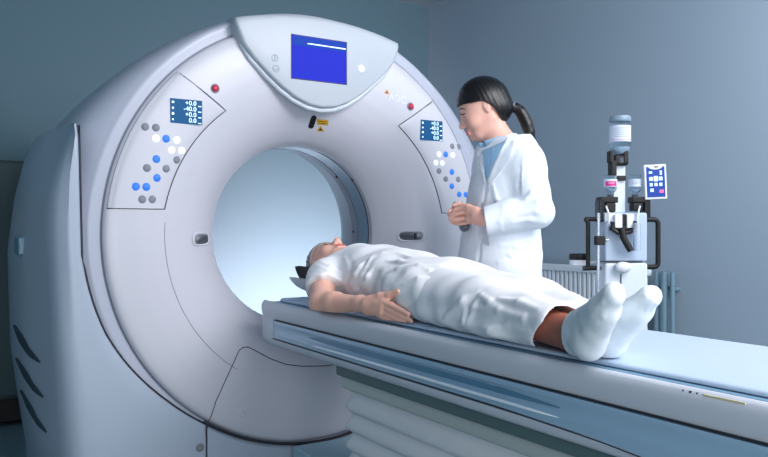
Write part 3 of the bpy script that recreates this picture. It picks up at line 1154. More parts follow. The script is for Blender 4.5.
MB().tube(rounded([(603, 219.5), (585, 219), (588, 222), (588, 268), (597, 268)], .03, rad=2), .0085, 12).build('handle', BLACK, inj, True, 50)
MB().tube(rounded([(583, 268.5), (601, 268)], .03), .0085, 12).build('handle', BLACK, inj, True, 50)
MB().tube(rounded([(638, 219.5), (658, 219.5), (658, 267), (641, 267)], .03), .0095, 12).build('handle', BLACK, inj, True, 50)
ibox(598, 197, 616, 203, -.03, .03, 'bottle_holder', BLACK, .004)
ibox(597, 200, 603, 222, -.03, .03, 'bracket', BLACKG, .004)
ibox(604, 203, 614, 212, -.02, .03, 'bottle_clamp', BLACK, .005)
ibox(630, 197, 647, 203, -.03, .03, 'bottle_holder', BLACK, .004)
ibox(642, 200, 648, 222, -.03, .03, 'bracket', BLACKG, .004)
ibox(631, 203, 641, 211, -.02, .03, 'bottle_clamp', BLACK, .005)
ibox(603, 213, 612, 222, .0, .05, 'connector_block', WHITEP, .003)
ibox(614, 214.5, 621.5, 228, .046, .07, 'connector_block', WHITEP, .003)
ibox(626, 214.5, 633, 228, .046, .07, 'connector_block', WHITEP, .003)
ibox(622, 214, 625.5, 226, .046, .062, 'connector_block', BLACKG, .003)
ibox(610, 226, 638, 231, .045, .065, 'manifold', BLACKG, .004)
MB().tube([I(613, 222, .07), I(612, 229, .07), I(618, 233, .07), I(629, 232.5, .07), I(635, 228, .07), I(635, 221, .07)], .0075, 10).build('black_tube', BLACKG, inj, True, 50)
MB().tube([I(622, 229, .075), I(623.5, 238, .08), I(631, 251, .085)], .0125, 12).build('syringe_arm', BLACK, inj, True, 50)
MB().tube([I(606, 206, .045), I(609, 214, .06), I(609, 224, .06)], .0035, 8).build('thin_tube', WHITEP, inj, True, 50)
MB().tube([I(640, 206, .045), I(638, 214, .06), I(637, 224, .06)], .0035, 8).build('thin_tube', WHITEP, inj, True, 50)
MB().lathe(I(637, 251, .08), Zv, [(.014, 0), (.014, .10), (.010, .106)], 20).build('clear_chamber', mat('milky_plastic', (0.80, 0.86, 0.92), .2, trans=.5), inj, True, 50)
# clamp that carries the large bottle
ibox(609.5, 161, 615, 176, -.03, .02, 'upper_clamp', BLACK, .004)
ibox(612, 155, 627, 166, -.035, .018, 'upper_clamp', BLACK, .010)
ibox(608, 151, 613, 163, -.02, .02, 'clamp_lever', BLACK, .005)
ibox(622, 151, 627, 164, -.02, .02, 'clamp_lever', BLACK, .005)
ibox(615, 176, 624, 181, -.045, .01, 'column_clip', BLACK, .003)


def bottle(u, vt, vb, rpx, name, label, label_m, neck=True, flip=True):
    k = DI / FPX
    top = I(u, vt, 0)
    H = (vb - vt) * k
    r = rpx * k
    e = empty(name, I(u, vb, 0), label, 'bottle')
    MB().lathe(top, (0, 0, -1), [(r * .80, .004), (r * .9, .0), (r, .006), (r, H * .62), (r * .93, H * .70), (r * .45, H * .83), (r * .42, H * .90), (r * .36, H * .90)], 28, caps=True).build('glass_body', GLASS, e, True, 50)
    MB().lathe(top + Vector((0, 0, -H * .66)), (0, 0, -1), [(r * .86, 0), (r * .84, H * .04), (r * .4, H * .15)], 24).build('liquid', mat('clear_liquid', (0.80, 0.87, 0.93), .15, trans=.5, ior=1.1), e, True, 50)
    MB().lathe(top + Vector((0, 0, -H * .90)), (0, 0, -1), [(r * .5, 0), (r * .5, H * .1)], 20).build('cap', mat('bottle_cap_grey', (0.25, 0.30, 0.33), .4, var=.02), e, True, 40)
    # label wraps the side facing the room
    a0_ = math.atan2(-hy, -hx)
    rg = []
    for i in range(25):
        t = a0_ - R(100) + R(200) * i / 24
        d_ = Vector((math.cos(t), math.sin(t), 0))
        rg.append([top + d_ * (r + .0008) + Vector((0, 0, -H * .20)), top + d_ * (r + .0008) + Vector((0, 0, -H * .55))])
    m_ = MB()
    m_.loft(rg, caps=False, closed=False)
    lb = m_.build('label', label_m, e, True)
    return e, top, r, H, a0_


PLBL = mat('paper_label', (0.80, 0.84, 0.90), .6, var=.02)
e, top, r, H, a0_ = bottle(620, 117, 163, 10.3, 'infusion_bottle', 'large clear infusion bottle hanging upside down at the top of the injector', PLBL)
MB().lathe(top + Vector((0, 0, .001)), (0, 0, -1), [(r * .97, 0), (r * 1.02, .006), (r * 1.02, .016), (r * .98, .020)], 28).build('base_ring', mat('base_grey', (0.50, 0.58, 0.64), .3, var=.02), e, True, 40)


def lblbar(top, r, a0_, z, h_, t0, t1, m_, par):
    rg = []
    for i in range(9):
        t = a0_ + R(t0) + R(t1 - t0) * i / 8
        d_ = Vector((math.cos(t), math.sin(t), 0))
        rg.append([top + d_ * (r + .0016) + Vector((0, 0, z)), top + d_ * (r + .0016) + Vector((0, 0, z - h_))])
    m2 = MB()
    m2.loft(rg, caps=False, closed=False)
    return m2.build('label_print', m_, par, True)


LP = mat('label_print_grey', (0.62, 0.66, 0.74), .6, var=.02)
MAG = mat('label_magenta', (0.80, 0.14, 0.50), .5, var=.02)
for i in range(5):
    lblbar(top, r, a0_, -H * (.26 + .045 * i), .0025, -45, 30, LP, e)
lblbar(top, r, a0_, -H * .50, .004, -70, 70, mat('label_mauve', (0.76, 0.66, 0.80), .5, var=.01), e)
e, top, r, H, a0_ = bottle(610.5, 175, 196.6, 6.3, 'contrast_vial', 'small clear vial with magenta label on the left of the injector', PLBL)
lblbar(top, r, a0_, -H * .30, H * .22, -62, 40, MAG, e)
lblbar(top, r, a0_, -H * .37, .0025, -35, 20, WHITEP, e)
e, top, r, H, a0_ = bottle(635, 175, 196.6, 6.3, 'saline_vial', 'small clear vial with plain white label on the right of the injector', PLBL)
for i in range(3):
    lblbar(top, r, a0_, -H * (.27 + .07 * i), .0022, -45, 30, LP, e)

# hand control tablet on the injector
tb = empty('control_tablet', I(655, 198, .02), 'small white framed tablet with blue touch screen icons beside the injector', 'tablet')
rt = R(2.5)
ce = I(655, 182, .03)
obox(ce, .042, .066, .008, rt).build('case', WHITEP, tb, bevel=.004)
obox(ce - Hv * .0083 - Zv * .000, .0345, .0575, .0008, rt).build('screen', mat('tablet_blue', (0.06, 0.20, 0.50), .3, emit=((0.06, 0.2, 0.52), .5)), tb)
ICO = mat('icon_pale', (0.7, 0.85, 0.95), .4, emit=((0.7, 0.85, 0.95), .6))
for (du, dv, w_, h_, mm) in ((-.019, .036, .006, .004, ICO), (.020, .038, .004, .004, ICO), (.020, .029, .004, .003, ICO), (-.018, .012, .007, .007, ICO), (0, .012, .0075, .010, ICO), (.018, .012, .007, .007, ICO),
                             (-.018, -.010, .0055, .006, ICO), (0, -.010, .0055, .006, ICO), (.018, -.010, .0055, .006, ICO), (-.016, -.031, .006, .006, ICO), (.020, -.036, .008, .006, mat('icon_pink', (0.85, 0.35, 0.55), .4, emit=((0.85, 0.35, 0.55), .5)))):
    c_, s_ = math.cos(rt), math.sin(rt)
    obox(ce - Hv * .0096 + Rv * (du * c_ - dv * s_) + Zv * (du * s_ + dv * c_), w_, h_, .0007, rt).build('icon', mm, tb)
c_, s_ = math.cos(rt), math.sin(rt)
rg = []
for o_ in (.0090, .0102):
    rg.append([ce - Hv * o_ + (Rv * c_ + Zv * s_) * (.026 * math.cos(t)) + (Zv * c_ - Rv * s_) * (.0578 + .011 * math.sin(t) * (1 if math.sin(t) < 0 else 0)) for t in np.linspace(0, 2 * PI, 33)[:-1]])
MB().loft(rg).build('top_tab', WHITEP, tb)
obox(ce - Hv * .0108 + Zv * .0565, .007, .0022, .0006, rt).build('speaker_slot', INK, tb)
MB().tube([I(647, 196, .0), I(645, 206, .0)], .006, 10).build('support_arm', WHITEP, tb, True, 50)

# small tray fixed on the injector's left
tr = empty('side_tray', I(579, 266, .0), 'small white tray with black lid beside the left handle of the injector', 'tray')
c = I(579.5, 259.5, -.04)
rgs = []
MB().lathe(c - Zv * .025, Zv, [(.030, 0), (.036, .004), (.037, .024)], 24).build('tray_body', WHITEP, tr, True, 40)
MB().lathe(c - Zv * .001, Zv, [(.038, 0), (.040, .004), (.040, .020), (.036, .024)], 24).build('tray_lid', BLACKG, tr, True, 40)
MB().tube([c - Zv * .012 + Rv * .03, I(600, 262, -.03)], .007, 8).build('tray_arm', WHITEP, tr, True, 50)

# ------------------------------------------------------------------ PATIENT
ZM = .809


def near_pt(c, r, P):
    return ((P[:, 0] - c[0]) ** 2 + (P[:, 1] - c[1]) ** 2 + (P[:, 2] - c[2]) ** 2) < r * r


# feet key points
nA, nH, nB, nT = dep(573, 334, 1.56), dep(589, 342, 1.475), dep(603, 311, 1.41), dep(613, 295, 1.385)
fA, fH, fB, fT = dep(592, 330, 1.62), dep(609, 342, 1.52), dep(636, 312, 1.45), dep(649, 297, 1.425)

pat = tag(empty('person', (.8, -.05, ZM)), 'grey haired person in white shirt, trousers and socks lying on the scanner table', 'person')
pat.name = 'person'

F = Field((-.06, -.36, .785), (1.80, .30, 1.06), .0028)
Z3 = (0, 0, 1)
# head
hc = V3(.085, 0, .925)
F.ell((.085, 0, .925), (.098, .074, .086), k=.01)
F.ell((.150, 0, .948), (.072, .055, .056), k=.03)
F.cone((.19, 0, .972), (.210, 0, .980), .030, .017, k=.02)
F.cone((.13, -.045, .925), (.195, -.025, .955), .022, .018, k=.02)
F.cone((.13, .045, .925), (.195, .025, .955), .022, .018, k=.02)
F.ell((.082, 0, .992), (.03, .045, .014), k=.02)
F.cone((.103, 0, 1.004), (.148, 0, 1.025), .006, .0095, k=.010)
F.cone((.150, 0, 1.027), (.156, 0, 1.020), .0105, .009, k=.008)
for s_ in (-1, 1):
    F.ell((.153, s_ * .012, 1.013), (.011, .008, .009), k=.006)
    F.ell((.112, s_ * .030, 1.008), (.015, .018, .012), k=.012, op='s')
    F.ell((.112, s_ * .030, .995), (.012, .015, .011), k=.004)
    F.ell((.130, s_ * .036, .985), (.024, .020, .018), k=.02)
    F.ell((.108, s_ * .076, .925), (.030, .008, .018), k=.006)
F.cone((.176, -.016, 1.004), (.176, .016, 1.004), .0065, .0065, k=.006)
F.cone((.185, -.014, 1.001), (.185, .014, 1.001), .007, .007, k=.006)
F.cone((.12, 0, .90), (.29, 0, .905), .055, .058, k=.03)
# trunk
F.cone((.36, 0, .895), (.62, -.01, .895), .15, .135, k=.04, sq=(Z3, .62))
F.cone((.62, -.01, .892), (.86, -.03, .885), .135, .15, k=.04, sq=(Z3, .56))
for s_ in (-1, 1):
    F.cone((.34, 0, .90), (.355, s_ * .145, .895), .06, .055, k=.03)
# far arm beside the body
F.cone((.355, .155, .895), (.60, .20, .86), .045, .036, k=.02)
F.cone((.60, .20, .86), (.80, .19, .86), .036, .026, k=.01)
F.ell((.86, .185, .855), (.045, .03, .016), k=.02)
for i in range(4):
    F.cone((.89, .165 + .014 * i, .855), (.955 - .006 * i, .165 + .014 * i, .845), .008, .007, k=.004)
F.cone((.84, .16, .862), (.89, .145, .868), .009, .008, k=.006)
# near arm
eL = dep(322, 303, 2.41)
wR = dep(361, 303.5, 2.25)
F.cone((.365, -.170, .895), eL, .045, .041, k=.02)
F.cone(eL, eL.lerp(wR, .35), .039, .037, k=.012)
F.cone(eL.lerp(wR, .35), wR, .037, .023, k=.012, sq=((0, .3, 1), .92))
# hand
DH = 2.165
def Hd(u, v, d=0.0):
    return dep(u, v, DH - d * 1.0 - (u - 385) * .0028)
F.cone(wR, Hd(368, 304.5), .023, .021, k=.02)
F.cone(Hd(369, 302, .0), Hd(384, 302.5, .01), .017, .0125, k=.015)
F.cone(Hd(369, 306.5, .0), Hd(384, 307.5, .015), .018, .013, k=.015)
F.cone(Hd(368, 310.5, .0), Hd(382, 313, .02), .014, .011, k=.015)
for pts_, rr_ in (([(383, 301.5), (392, 305.5), (400.5, 310), (408.5, 314.2)], (.0105, .0095, .0082, .0068)),
                  ([(383, 306.5), (393, 311.5), (402.5, 316.6), (411, 321)], (.0108, .0095, .0082, .0068)),
                  ([(382, 311.5), (391, 316), (398.5, 319.8), (405.5, 323)], (.0105, .0092, .008, .0066)),
                  ([(380, 315.5), (386.5, 319), (392, 321.6), (397, 323.4)], (.0092, .008, .007, .006))):
    P_ = [Hd(u, v, .015 + .004 * i) for i, (u, v) in enumerate(pts_)]
    for i in range(3):
        F.cone(P_[i], P_[i + 1], rr_[i], rr_[i + 1], k=.002)
for a_, b_, ra, rb in (((371, 300), (381, 296.5), .015, .0125), ((381, 296.5), (390, 295.5), .0125, .0105), ((390, 295.5), (398.5, 291.5), .0105, .0085)):
    F.cone(Hd(*a_, .0), Hd(*b_, .0), ra, rb, k=.008)
# legs
nK = V3(1.22, -.15, .875)
fK = V3(1.24, .0, .87)
F.cone((.87, -.105, .88), nK, .078, .055, k=.03)
F.cone((.87, .05, .88), fK, .078, .055, k=.03)
F.cone(nK, nA, .052, .036, k=.02)
F.cone(fK, fA, .052, .036, k=.02)
for A_, H_, B_, T_ in ((nA, nH, nB, nT), (fA, fH, fB, fT)):
    F.cone(A_, H_, .032, .024, k=.015)
    F.cone(H_, B_, .022, .014, k=.015)
    F.cone(A_, B_, .028, .014, k=.015)
    F.cone(B_, T_, .014, .010, k=.01)
F.V = np.maximum(F.V, (.8090 - (F.lo[2] + F.h * np.arange(F.n[2])))[None, None, :].astype(np.float32))


def pick_pat(P):
    k = np.zeros(len(P), int)
    lip = (abs(P[:, 1]) < .023) & (P[:, 0] > .170) & (P[:, 0] < .191) & (P[:, 2] > 1.0045)
    k[lip] = 1
    for s_ in (-1, 1):
        k[near_pt((.115, s_ * .030, 1.004), .009, P)] = 2
        k[near_pt((.151, s_ * .011, 1.013), .004, P)] = 2
        k[(abs(P[:, 0] - .088) < .0035) & (abs(P[:, 1] * s_ - .030) < .016) & (P[:, 2] > .985)] = 3
    k[(P[:, 0] > 1.3)] = 4
    k[(P[:, 0] > .25) & (P[:, 0] < .56) & (P[:, 1] < -.15)] = 0
    return k


body = F.mesh('body', [SKIN2, LIPS, mat('eye_dark', (0.12, 0.08, 0.09), .3, var=.02), HAIRG, SKIN3], pat, pick_pat)
def drop(field, x, y, z0=1.055, off=.0006):
    z = z0
    while z > .85 and field.sample((x, y, z)) > 0:
        z -= .001
    return V3(x, y, z + off)


for sgn in (1, -1):
    MB().tube([drop(F, x, sgn * y) for x, y in ((.113, .019), (.118, .025), (.119, .031), (.117, .037), (.112, .042))], [.0012, .0024, .0028, .0024, .0012], 8).build('eyelashes', MATS['eye_dark'], pat, True)
    MB().tube([drop(F, x, sgn * y) for x, y in ((.094, .018), (.091, .026), (.091, .034), (.095, .044))], [.0012, .0022, .0022, .0010], 8).build('eyebrow', HAIRG, pat, True)
# hair
G = Field((-.05, -.10, .82), (.16, .10, 1.04), .0025)
G.ell((.083, 0, .925), (.109, .084, .096), k=.004)
G.disp(lambda X, Y, Z: .0015 * np.sin(Y * 420 + X * 60) + .001 * np.sin(Z * 300 + Y * 100))
G.V = np.maximum(G.V, -((.083 - .0) * 0 + .0 - (np.float32(0)) + 1e3) * 0 + G.V)
sl, X, Y, Z = G.block(G.lo, G.lo + G.n * G.h)
G.V = np.maximum(G.V, (X - (.058 + .45 * np.clip(.985 - Z, 0, .07))) * .8)
G.V = np.maximum(G.V, .838 - Z + 0 * X)
G.mesh('hair', [HAIRG], pat)

# shirt
S = Field((.18, -.36, .805), (1.22, .30, 1.06), .0035)
S.cone((.37, 0, .898), (.62, -.01, .897), .166, .158, k=.04, sq=(Z3, .66))
S.cone((.62, -.01, .895), (.90, -.035, .882), .160, .172, k=.04, sq=(Z3, .56))
S.cone((.90, -.035, .882), (1.12, -.075, .862), .172, .152, k=.04, sq=(Z3, .52))
S.ell((.44, -.055, .955), (.085, .062, .05), k=.04)
S.ell((.44, .055, .955), (.085, .062, .05), k=.04)
for s_ in (-1, 1):
    S.cone((.335, 0, .910), (.36, s_ * .145, .898), .070, .062, k=.04)
S.cone((.245, 0, .935), (.32, 0, .93), .060, .085, k=.03)
S.cone((.36, .16, .90), (.50, .195, .88), .062, .060, k=.02)
eS = V3(.36, -.16, .902).lerp(eL, .78)
V0 = S.V.copy()
S.V[:] = .06
S.cone((.36, -.165, .900), eS, .062, .063, k=.025)
S.V = np.minimum(S.V, S.V)
sl, X, Y, Z = S.block(S.lo, S.lo + S.n * S.h)
# sleeve opening
ad = (eL - V3(.36, -.165, .897)).normalized()
q_ = V3(.36, -.165, .897).lerp(eL, .50)
sd = (X - q_.x) * ad.x + (Y - q_.y) * ad.y + (Z - q_.z) * ad.z + .45 * (q_.z - Z + .01)
S.V = np.maximum(S.V, sd).astype(np.float32)
hh_ = np.clip(.5 + .5 * (V0 - S.V) / .02, 0, 1)
S.V = (V0 * (1 - hh_) + S.V * hh_ - .02 * hh_ * (1 - hh_)).astype(np.float32)
# neck opening
S.cone((.16, 0, .985), (.255, 0, .965), .055, .040, k=.01, op='s')
S.V = np.maximum(S.V, (.225 - X) + 0 * Y + .35 * np.abs(Z - .95))
S.V = np.maximum(S.V, X - 1.06 - .03 * np.sin(Y * 25 + 1))
S.V = np.maximum(S.V, .811 - Z + 0 * X)
S.disp(lambda X, Y, Z: .0014 * np.sin(X * 38 + Y * 30 + 2 * np.sin(Z * 40)) + .0010 * np.sin(X * 71 - Y * 52 + Z * 45 + 1))
for px, r_, op_ in (([(352, 284), (357, 275), (361, 268), (367, 261)], .012, 'u'), ([(362, 285), (368, 277), (373, 270)], .009, 'u'),
                    ([(357, 285), (362, 277), (365, 270)], .008, 's'),
                    ([(366, 268), (372, 259), (383, 255), (400, 255), (412, 258)], .009, 'u'), ([(371, 293), (384, 276), (400, 269), (420, 266), (440, 266)], .008, 'u'),
                    ([(320, 262), (330, 268), (340, 275)], .008, 'u'), ([(310, 276), (322, 276), (332, 280)], .008, 'u'), ([(316, 266), (328, 272)], .007, 'u'),
                    ([(405, 285), (420, 280), (440, 280)], .008, 'u'), ([(345, 258), (350, 270), (345, 282)], .007, 'u'),
                    ([(412, 312), (428, 303), (445, 296), (462, 290)], .011, 'u'), ([(424, 318), (440, 308), (456, 299), (472, 291)], .012, 'u'),
                    ([(418, 316), (434, 306), (450, 298)], .008, 's'),
                    ([(436, 322), (450, 313), (462, 303)], .009, 'u'), ([(388, 262), (400, 262), (430, 272)], .007, 'u')):
    S.fold(px, r_, .002 if op_ == 'u' else -.001, .012, op_)
S.mesh('shirt', [SHIRT], pat)

# trousers
T = Field((.84, -.36, .805), (1.62, .22, 1.0), .0035)
nHm = nK.lerp(nA, .86)
fHm = fK.lerp(fA, .86)
T.cone((.90, -.09, .872), nK + V3(0, 0, .0), .100, .078, k=.03, sq=(Z3, .80))
T.cone((.90, .045, .872), fK + V3(0, 0, .002), .096, .074, k=.05, sq=(Z3, .82))
T.cone(nK, nHm + V3(0, 0, .004), .076, .062, k=.03, sq=(Z3, .86))
T.cone(fK, fHm + V3(0, 0, .004), .074, .058, k=.03, sq=(Z3, .92))
T.cone((.88, -.03, .878), (1.20, -.08, .862), .16, .135, k=.05, sq=(Z3, .5))
T.cone((1.05, -.12, .835), (1.38, -.20, .832), .10, .07, k=.03, sq=(Z3, .28))
sl, X, Y, Z = T.block(T.lo, T.lo + T.n * T.h)
T.disp(lambda X, Y, Z: .0016 * np.sin(X * 22 + Y * 45 + 2 * np.sin(X * 9)) + .0009 * np.sin(X * 55 - Y * 40 + Z * 60))
hd = Vector((1, -.12, 0)).normalized()
for c_ in (nHm,):
    # hem plane slants: farther along the leg at the top
    T.V = np.maximum(T.V, ((X - c_.x - .012) * hd.x + (Y - c_.y) * hd.y - 1.0 * (Z - .865)))
T.V = np.maximum(T.V, .811 - Z + 0 * X)
T.V = np.maximum(T.V, .87 - X + 0 * Y)
# hollow leg ends
T.cone(nK.lerp(nA, .6), nA.lerp(nH, .4) + V3(0, 0, .0), .050, .054, k=.004, op='s')
T.cone(fK.lerp(fA, .6), fA.lerp(fH, .4), .048, .050, k=.004, op='s')
for px, r_, op_ in (([(433, 327), (448, 316), (464, 302), (478, 294)], .011, 'u'), ([(470, 322), (475, 308), (481, 296)], .007, 'u'), ([(482, 296), (490, 303), (500, 310), (510, 311)], .007, 'u'),
                    ([(463, 333), (464, 322), (466, 312)], .006, 'u'), ([(476, 309), (500, 312), (525, 319), (550, 324)], .006, 'u'),
                    ([(500, 300), (520, 303), (540, 311)], .008, 'u'), ([(490, 330), (510, 326), (530, 330)], .007, 'u')):
    T.fold(px, r_, .002 if op_ == 'u' else -.001, .012, op_)
T.mesh('trousers', [TROUS], pat)


# socks
def sock(A_, H_, B_, T_, K_, cuffd, wid, name='sock'):
    lo = [min(p[i] for p in (A_, H_, B_, T_)) - .09 for i in range(3)]
    hi = [max(p[i] for p in (A_, H_, B_, T_)) + .08 for i in range(3)]
    lo[2] = .80
    Q = Field(lo, hi, .0025)
    fd = (B_ - H_).normalized()
    ld = (A_ - K_).normalized()
    lat = (fd.cross(ld).normalized() * wid + Hv * (1 - wid)).normalized()
    lat = (lat - fd * lat.dot(fd)).normalized()
    up0 = A_.lerp(K_, .22)
    Q.cone(up0, A_, .045, .042, k=.02)
    Q.cone(A_, H_, .041, .031, k=.02)
    for s_ in (-1, 1):
        l = lat * s_
        Q.cone(H_ + l * .008, T_ + l * .008, .030, .0195, k=.015)
        Q.cone(A_ + l * .003, B_ + l * .010, .037, .0225, k=.02)
    Q.disp(lambda X, Y, Z: .0004 * np.sin(X * 160 + Z * 90) + .0004 * np.sin(Y * 190 - Z * 70))
    sl, X, Y, Z = Q.block(Q.lo, Q.lo + Q.n * Q.h)
    c_ = A_ - ld * cuffd
    Q.V = np.maximum(Q.V, -((X - c_.x) * ld.x + (Y - c_.y) * ld.y + (Z - c_.z) * ld.z))
    Q.V = np.maximum(Q.V, .8105 - Z + 0 * X)
    return Q


Q1 = sock(nA, nH, nB, nT, nK, -.028, .15)
for px in ([(597, 306), (604, 302), (611, 295)], [(596, 311), (604, 311), (612, 303)], [(598, 317), (603, 316), (609, 311)]):
    Q1.fold(px, .0045, .001, .006)
Q1.mesh('sock', [SOCK], pat)
Q2 = sock(fA, fH, fB, fT, fK, -.02, .35)
for px in ([(640, 306), (646, 296), (650, 290)], [(646, 309), (651, 299), (653, 292)], [(652, 310), (655, 302), (656, 295)]):
    Q2.fold(px, .004, .001, .006)
Q2.mesh('sock', [SOCK], pat)

# ------------------------------------------------------------------ DOCTOR
D0 = 2.92


def W(u, v, w=0.0):
    return dep(u, v, D0 - w)


bs = W(500, 228.5)
doc = tag(empty('person', (bs.x, bs.y, 0)), 'dark haired doctor with ponytail in white lab coat standing beside the scanner', 'person')
th = R(20)
fT_ = (-Rv * math.cos(th) - Hv * math.sin(th))
lT = (-Hv * math.cos(th) + Rv * math.sin(th))
al = R(18)
f_ = (-Rv * math.cos(al) - Zv * math.sin(al))
u_ = (Zv * math.cos(al) - Rv * math.sin(al))
HR = [list(f_), list(Hv), list(u_)]
c0 = W(482.8, 104)


def HP(f, l, u):
    """head point: forward, lateral (towards the viewer +), up from skull centre, metres"""
    return c0 + f_ * f - Hv * l + u_ * u


B = Field((bs.x - .46, bs.y - .40, -.005), (bs.x + .42, bs.y + .38, 1.70), .0036)
B.ell(c0, (.094, .073, .092), HR, k=.01)
B.ell(HP(.040, 0, -.055), (.050, .056, .066), HR, k=.03)
B.cone(HP(.060, 0, -.108), HP(.074, 0, -.112), .026, .016, k=.018)
for s_ in (-1, 1):
    B.cone(HP(-.005, s_ * .048, -.065), HP(.055, s_ * .024, -.105), .018, .016, k=.02)
    B.ell(HP(.094, s_ * .030, -.030), (.012, .017, .013), HR, k=.010, op='s')
    B.ell(HP(.078, s_ * .030, -.030), (.012, .014, .011), HR, k=.004)
    B.ell(HP(.060, s_ * .036, -.055), (.024, .020, .024), HR, k=.02)
    B.ell(HP(.001, s_ * .072, -.020), (.014, .009, .027), HR, k=.005)
    B.ell(HP(.003, s_ * .082, -.016), (.007, .005, .014), HR, k=.003, op='s')
    B.ell(HP(.100, s_ * .010, -.064), (.009, .007, .007), HR, k=.006)
B.cone(HP(.087, 0, -.024), HP(.107, 0, -.056), .006, .008, k=.010)
B.cone(HP(.107, 0, -.057), HP(.108, 0, -.062), .0085, .008, k=.006)
B.cone(HP(.091, -.014, -.084), HP(.091, .014, -.084), .0065, .0065, k=.006)
B.cone(HP(.090, -.012, -.094), HP(.090, .012, -.094), .007, .007, k=.006)
B.cone(W(491, 122), W(503, 152), .050, .058, k=.025)
sh = W(508, 160)
B.cone(sh - lT * .12 - Zv * .02, sh + lT * .12 - Zv * .02, .050, .050, k=.04)
B.cone(W(507, 172), W(502, 222), .13, .115, k=.05, sq=(fT_, .72))
B.cone(W(502, 222), W(500, 272), .115, .14, k=.05, sq=(fT_, .75))
for s_ in (-1, 1):
    hp = W(500, 275) + lT * s_ * .08
    kn = V3(hp.x, hp.y, .47) + fT_ * .01
    an = V3(hp.x, hp.y, .09)
    B.cone(hp, kn, .085, .055, k=.04)
    B.cone(kn, an, .052, .036, k=.02)
    B.cone(an, V3(an.x, an.y, .035) + fT_ * .10, .034, .028, k=.02)
# arms
lE, lW = W(537, 211, .21), W(486, 219, .185)
rE, rW = W(502, 213, -.17), W(480, 214, -.03)
B.cone(sh + lT * .142 - Zv * .03, lE, .045, .038, k=.02)
B.cone(lE, lW, .038, .027, k=.01)
B.cone(sh - lT * .142 - Zv * .03, rE, .045, .038, k=.02)
B.cone(rE, rW, .038, .027, k=.01)
# hands
B.cone(lW, W(477, 217, .155), .026, .025, k=.012)
B.cone(W(478, 213, .155), W(470, 211, .125), .020, .017, k=.015)
B.cone(W(478, 219, .155), W(470, 219, .125), .020, .017, k=.015)
for pts_, r_ in (([(471, 208.5), (463, 207.3), (456, 209), (451.5, 213)], .0088), ([(471, 212.8), (462, 212.5), (455, 214.5), (450, 217.5)], .0092),
                 ([(471, 217.3), (463, 218.2), (456, 219.5), (451, 221)], .0088), ([(471, 221.5), (465, 223), (460, 223.8), (455, 224)], .0080)):
    P_ = [W(u, v, .122 - .018 * i) for i, (u, v) in enumerate(pts_)]
    for i in range(3):
        B.cone(P_[i], P_[i + 1], r_ * (1 - .06 * i), r_ * (.94 - .06 * i), k=.003)
B.cone(rW, W(470, 213, .01), .026, .026, k=.02)
B.cone(W(470, 213, .01), W(462, 212, .035), .024, .020, k=.02)
for pts_, r_ in (([(466, 206, .06), (459, 203.8, .06), (454, 205.5, .058)], .0098), ([(462, 209, .03), (454, 208, .035), (449.5, 211.5, .05)], .0088), ([(462, 213, .03), (454, 212.5, .03), (449, 214.5, .045)], .0088),
                 ([(462, 217, .03), (454, 218, .03), (450, 219, .045)], .0085), ([(463, 221, .03), (457, 222, .03), (453, 223, .04)], .0078)):
    P_ = [W(*q_) for q_ in pts_]
    for i in range(2):
        B.cone(P_[i], P_[i + 1], r_, r_ * .92, k=.003)
# left thumb over the top
B.cone(W(476, 210, .15), W(468, 206.5, .125), .012, .011, k=.01)
B.cone(W(468, 206.5, .125), W(461.5, 205.5, .10), .0105, .009, k=.004)
lipc, eyec, browc = HP(.097, .006, -.089), HP(.090, .030, -.030), HP(.0885, .032, -.012)


def pick_doc(P):
    k = np.zeros(len(P), int)
    k[near_pt(lipc, .016, P) & (P[:, 2] > lipc.z - .02)] = 0
    for v_ in (-.084, -.094):
        for l_ in np.linspace(-.018, .018, 9):
            k[near_pt(HP(.097 - abs(l_) * .25, l_, v_), .0048, P)] = 1
    return k


B.mesh('body', [SKIN, LIPS, HAIRM], doc, pick_doc)


def mirror_head(p):
    return p - Hv * (2 * (p - c0).dot(Hv))


def face_line(px, r, name, m_, field, par, mir, inset=.0006):
    P_ = [field.hit(u, v) for u, v in px]
    P_ = [p + ray(u, v).normalized() * inset for p, (u, v) in zip(P_, px) if p is not None]
    n = len(P_)
    rr_ = [r * (.45 + .55 * math.sin(PI * (i + .5) / n)) for i in range(n)]
    MB().tube(P_, rr_, 8).build(name, m_, par, True)
    if mir:
        MB().tube([mir(p) for p in P_], rr_, 8).build(name, m_, par, True)


face_line([(460.2, 113.2), (461.6, 114.2), (463.4, 114.4), (465.4, 113.4)], .0032, 'eyelashes', HAIRM, B, doc, mirror_head)
face_line([(459.4, 109.6), (461.5, 108.7), (464.5, 108.7), (468, 110)], .0030, 'eyebrow', HAIRM, B, doc, mirror_head)
# hair cap + ponytail
G = Field([c0[i] - .22 for i in range(3)], [c0[i] + .22 for i in range(3)], .003)
G.ell(HP(-.004, 0, .004), (.106, .084, .104), HR, k=.004)
G.ell(HP(-.045, 0, -.035), (.062, .070, .060), HR, k=.02)
sl, X, Y, Z = G.block(G.lo, G.lo + G.n * G.h)
pf = (X - c0.x) * f_.x + (Y - c0.y) * f_.y + (Z - c0.z) * f_.z
pu = (X - c0.x) * u_.x + (Y - c0.y) * u_.y + (Z - c0.z) * u_.z
pl = -((X - c0.x) * Hv.x + (Y - c0.y) * Hv.y) + 0 * Z
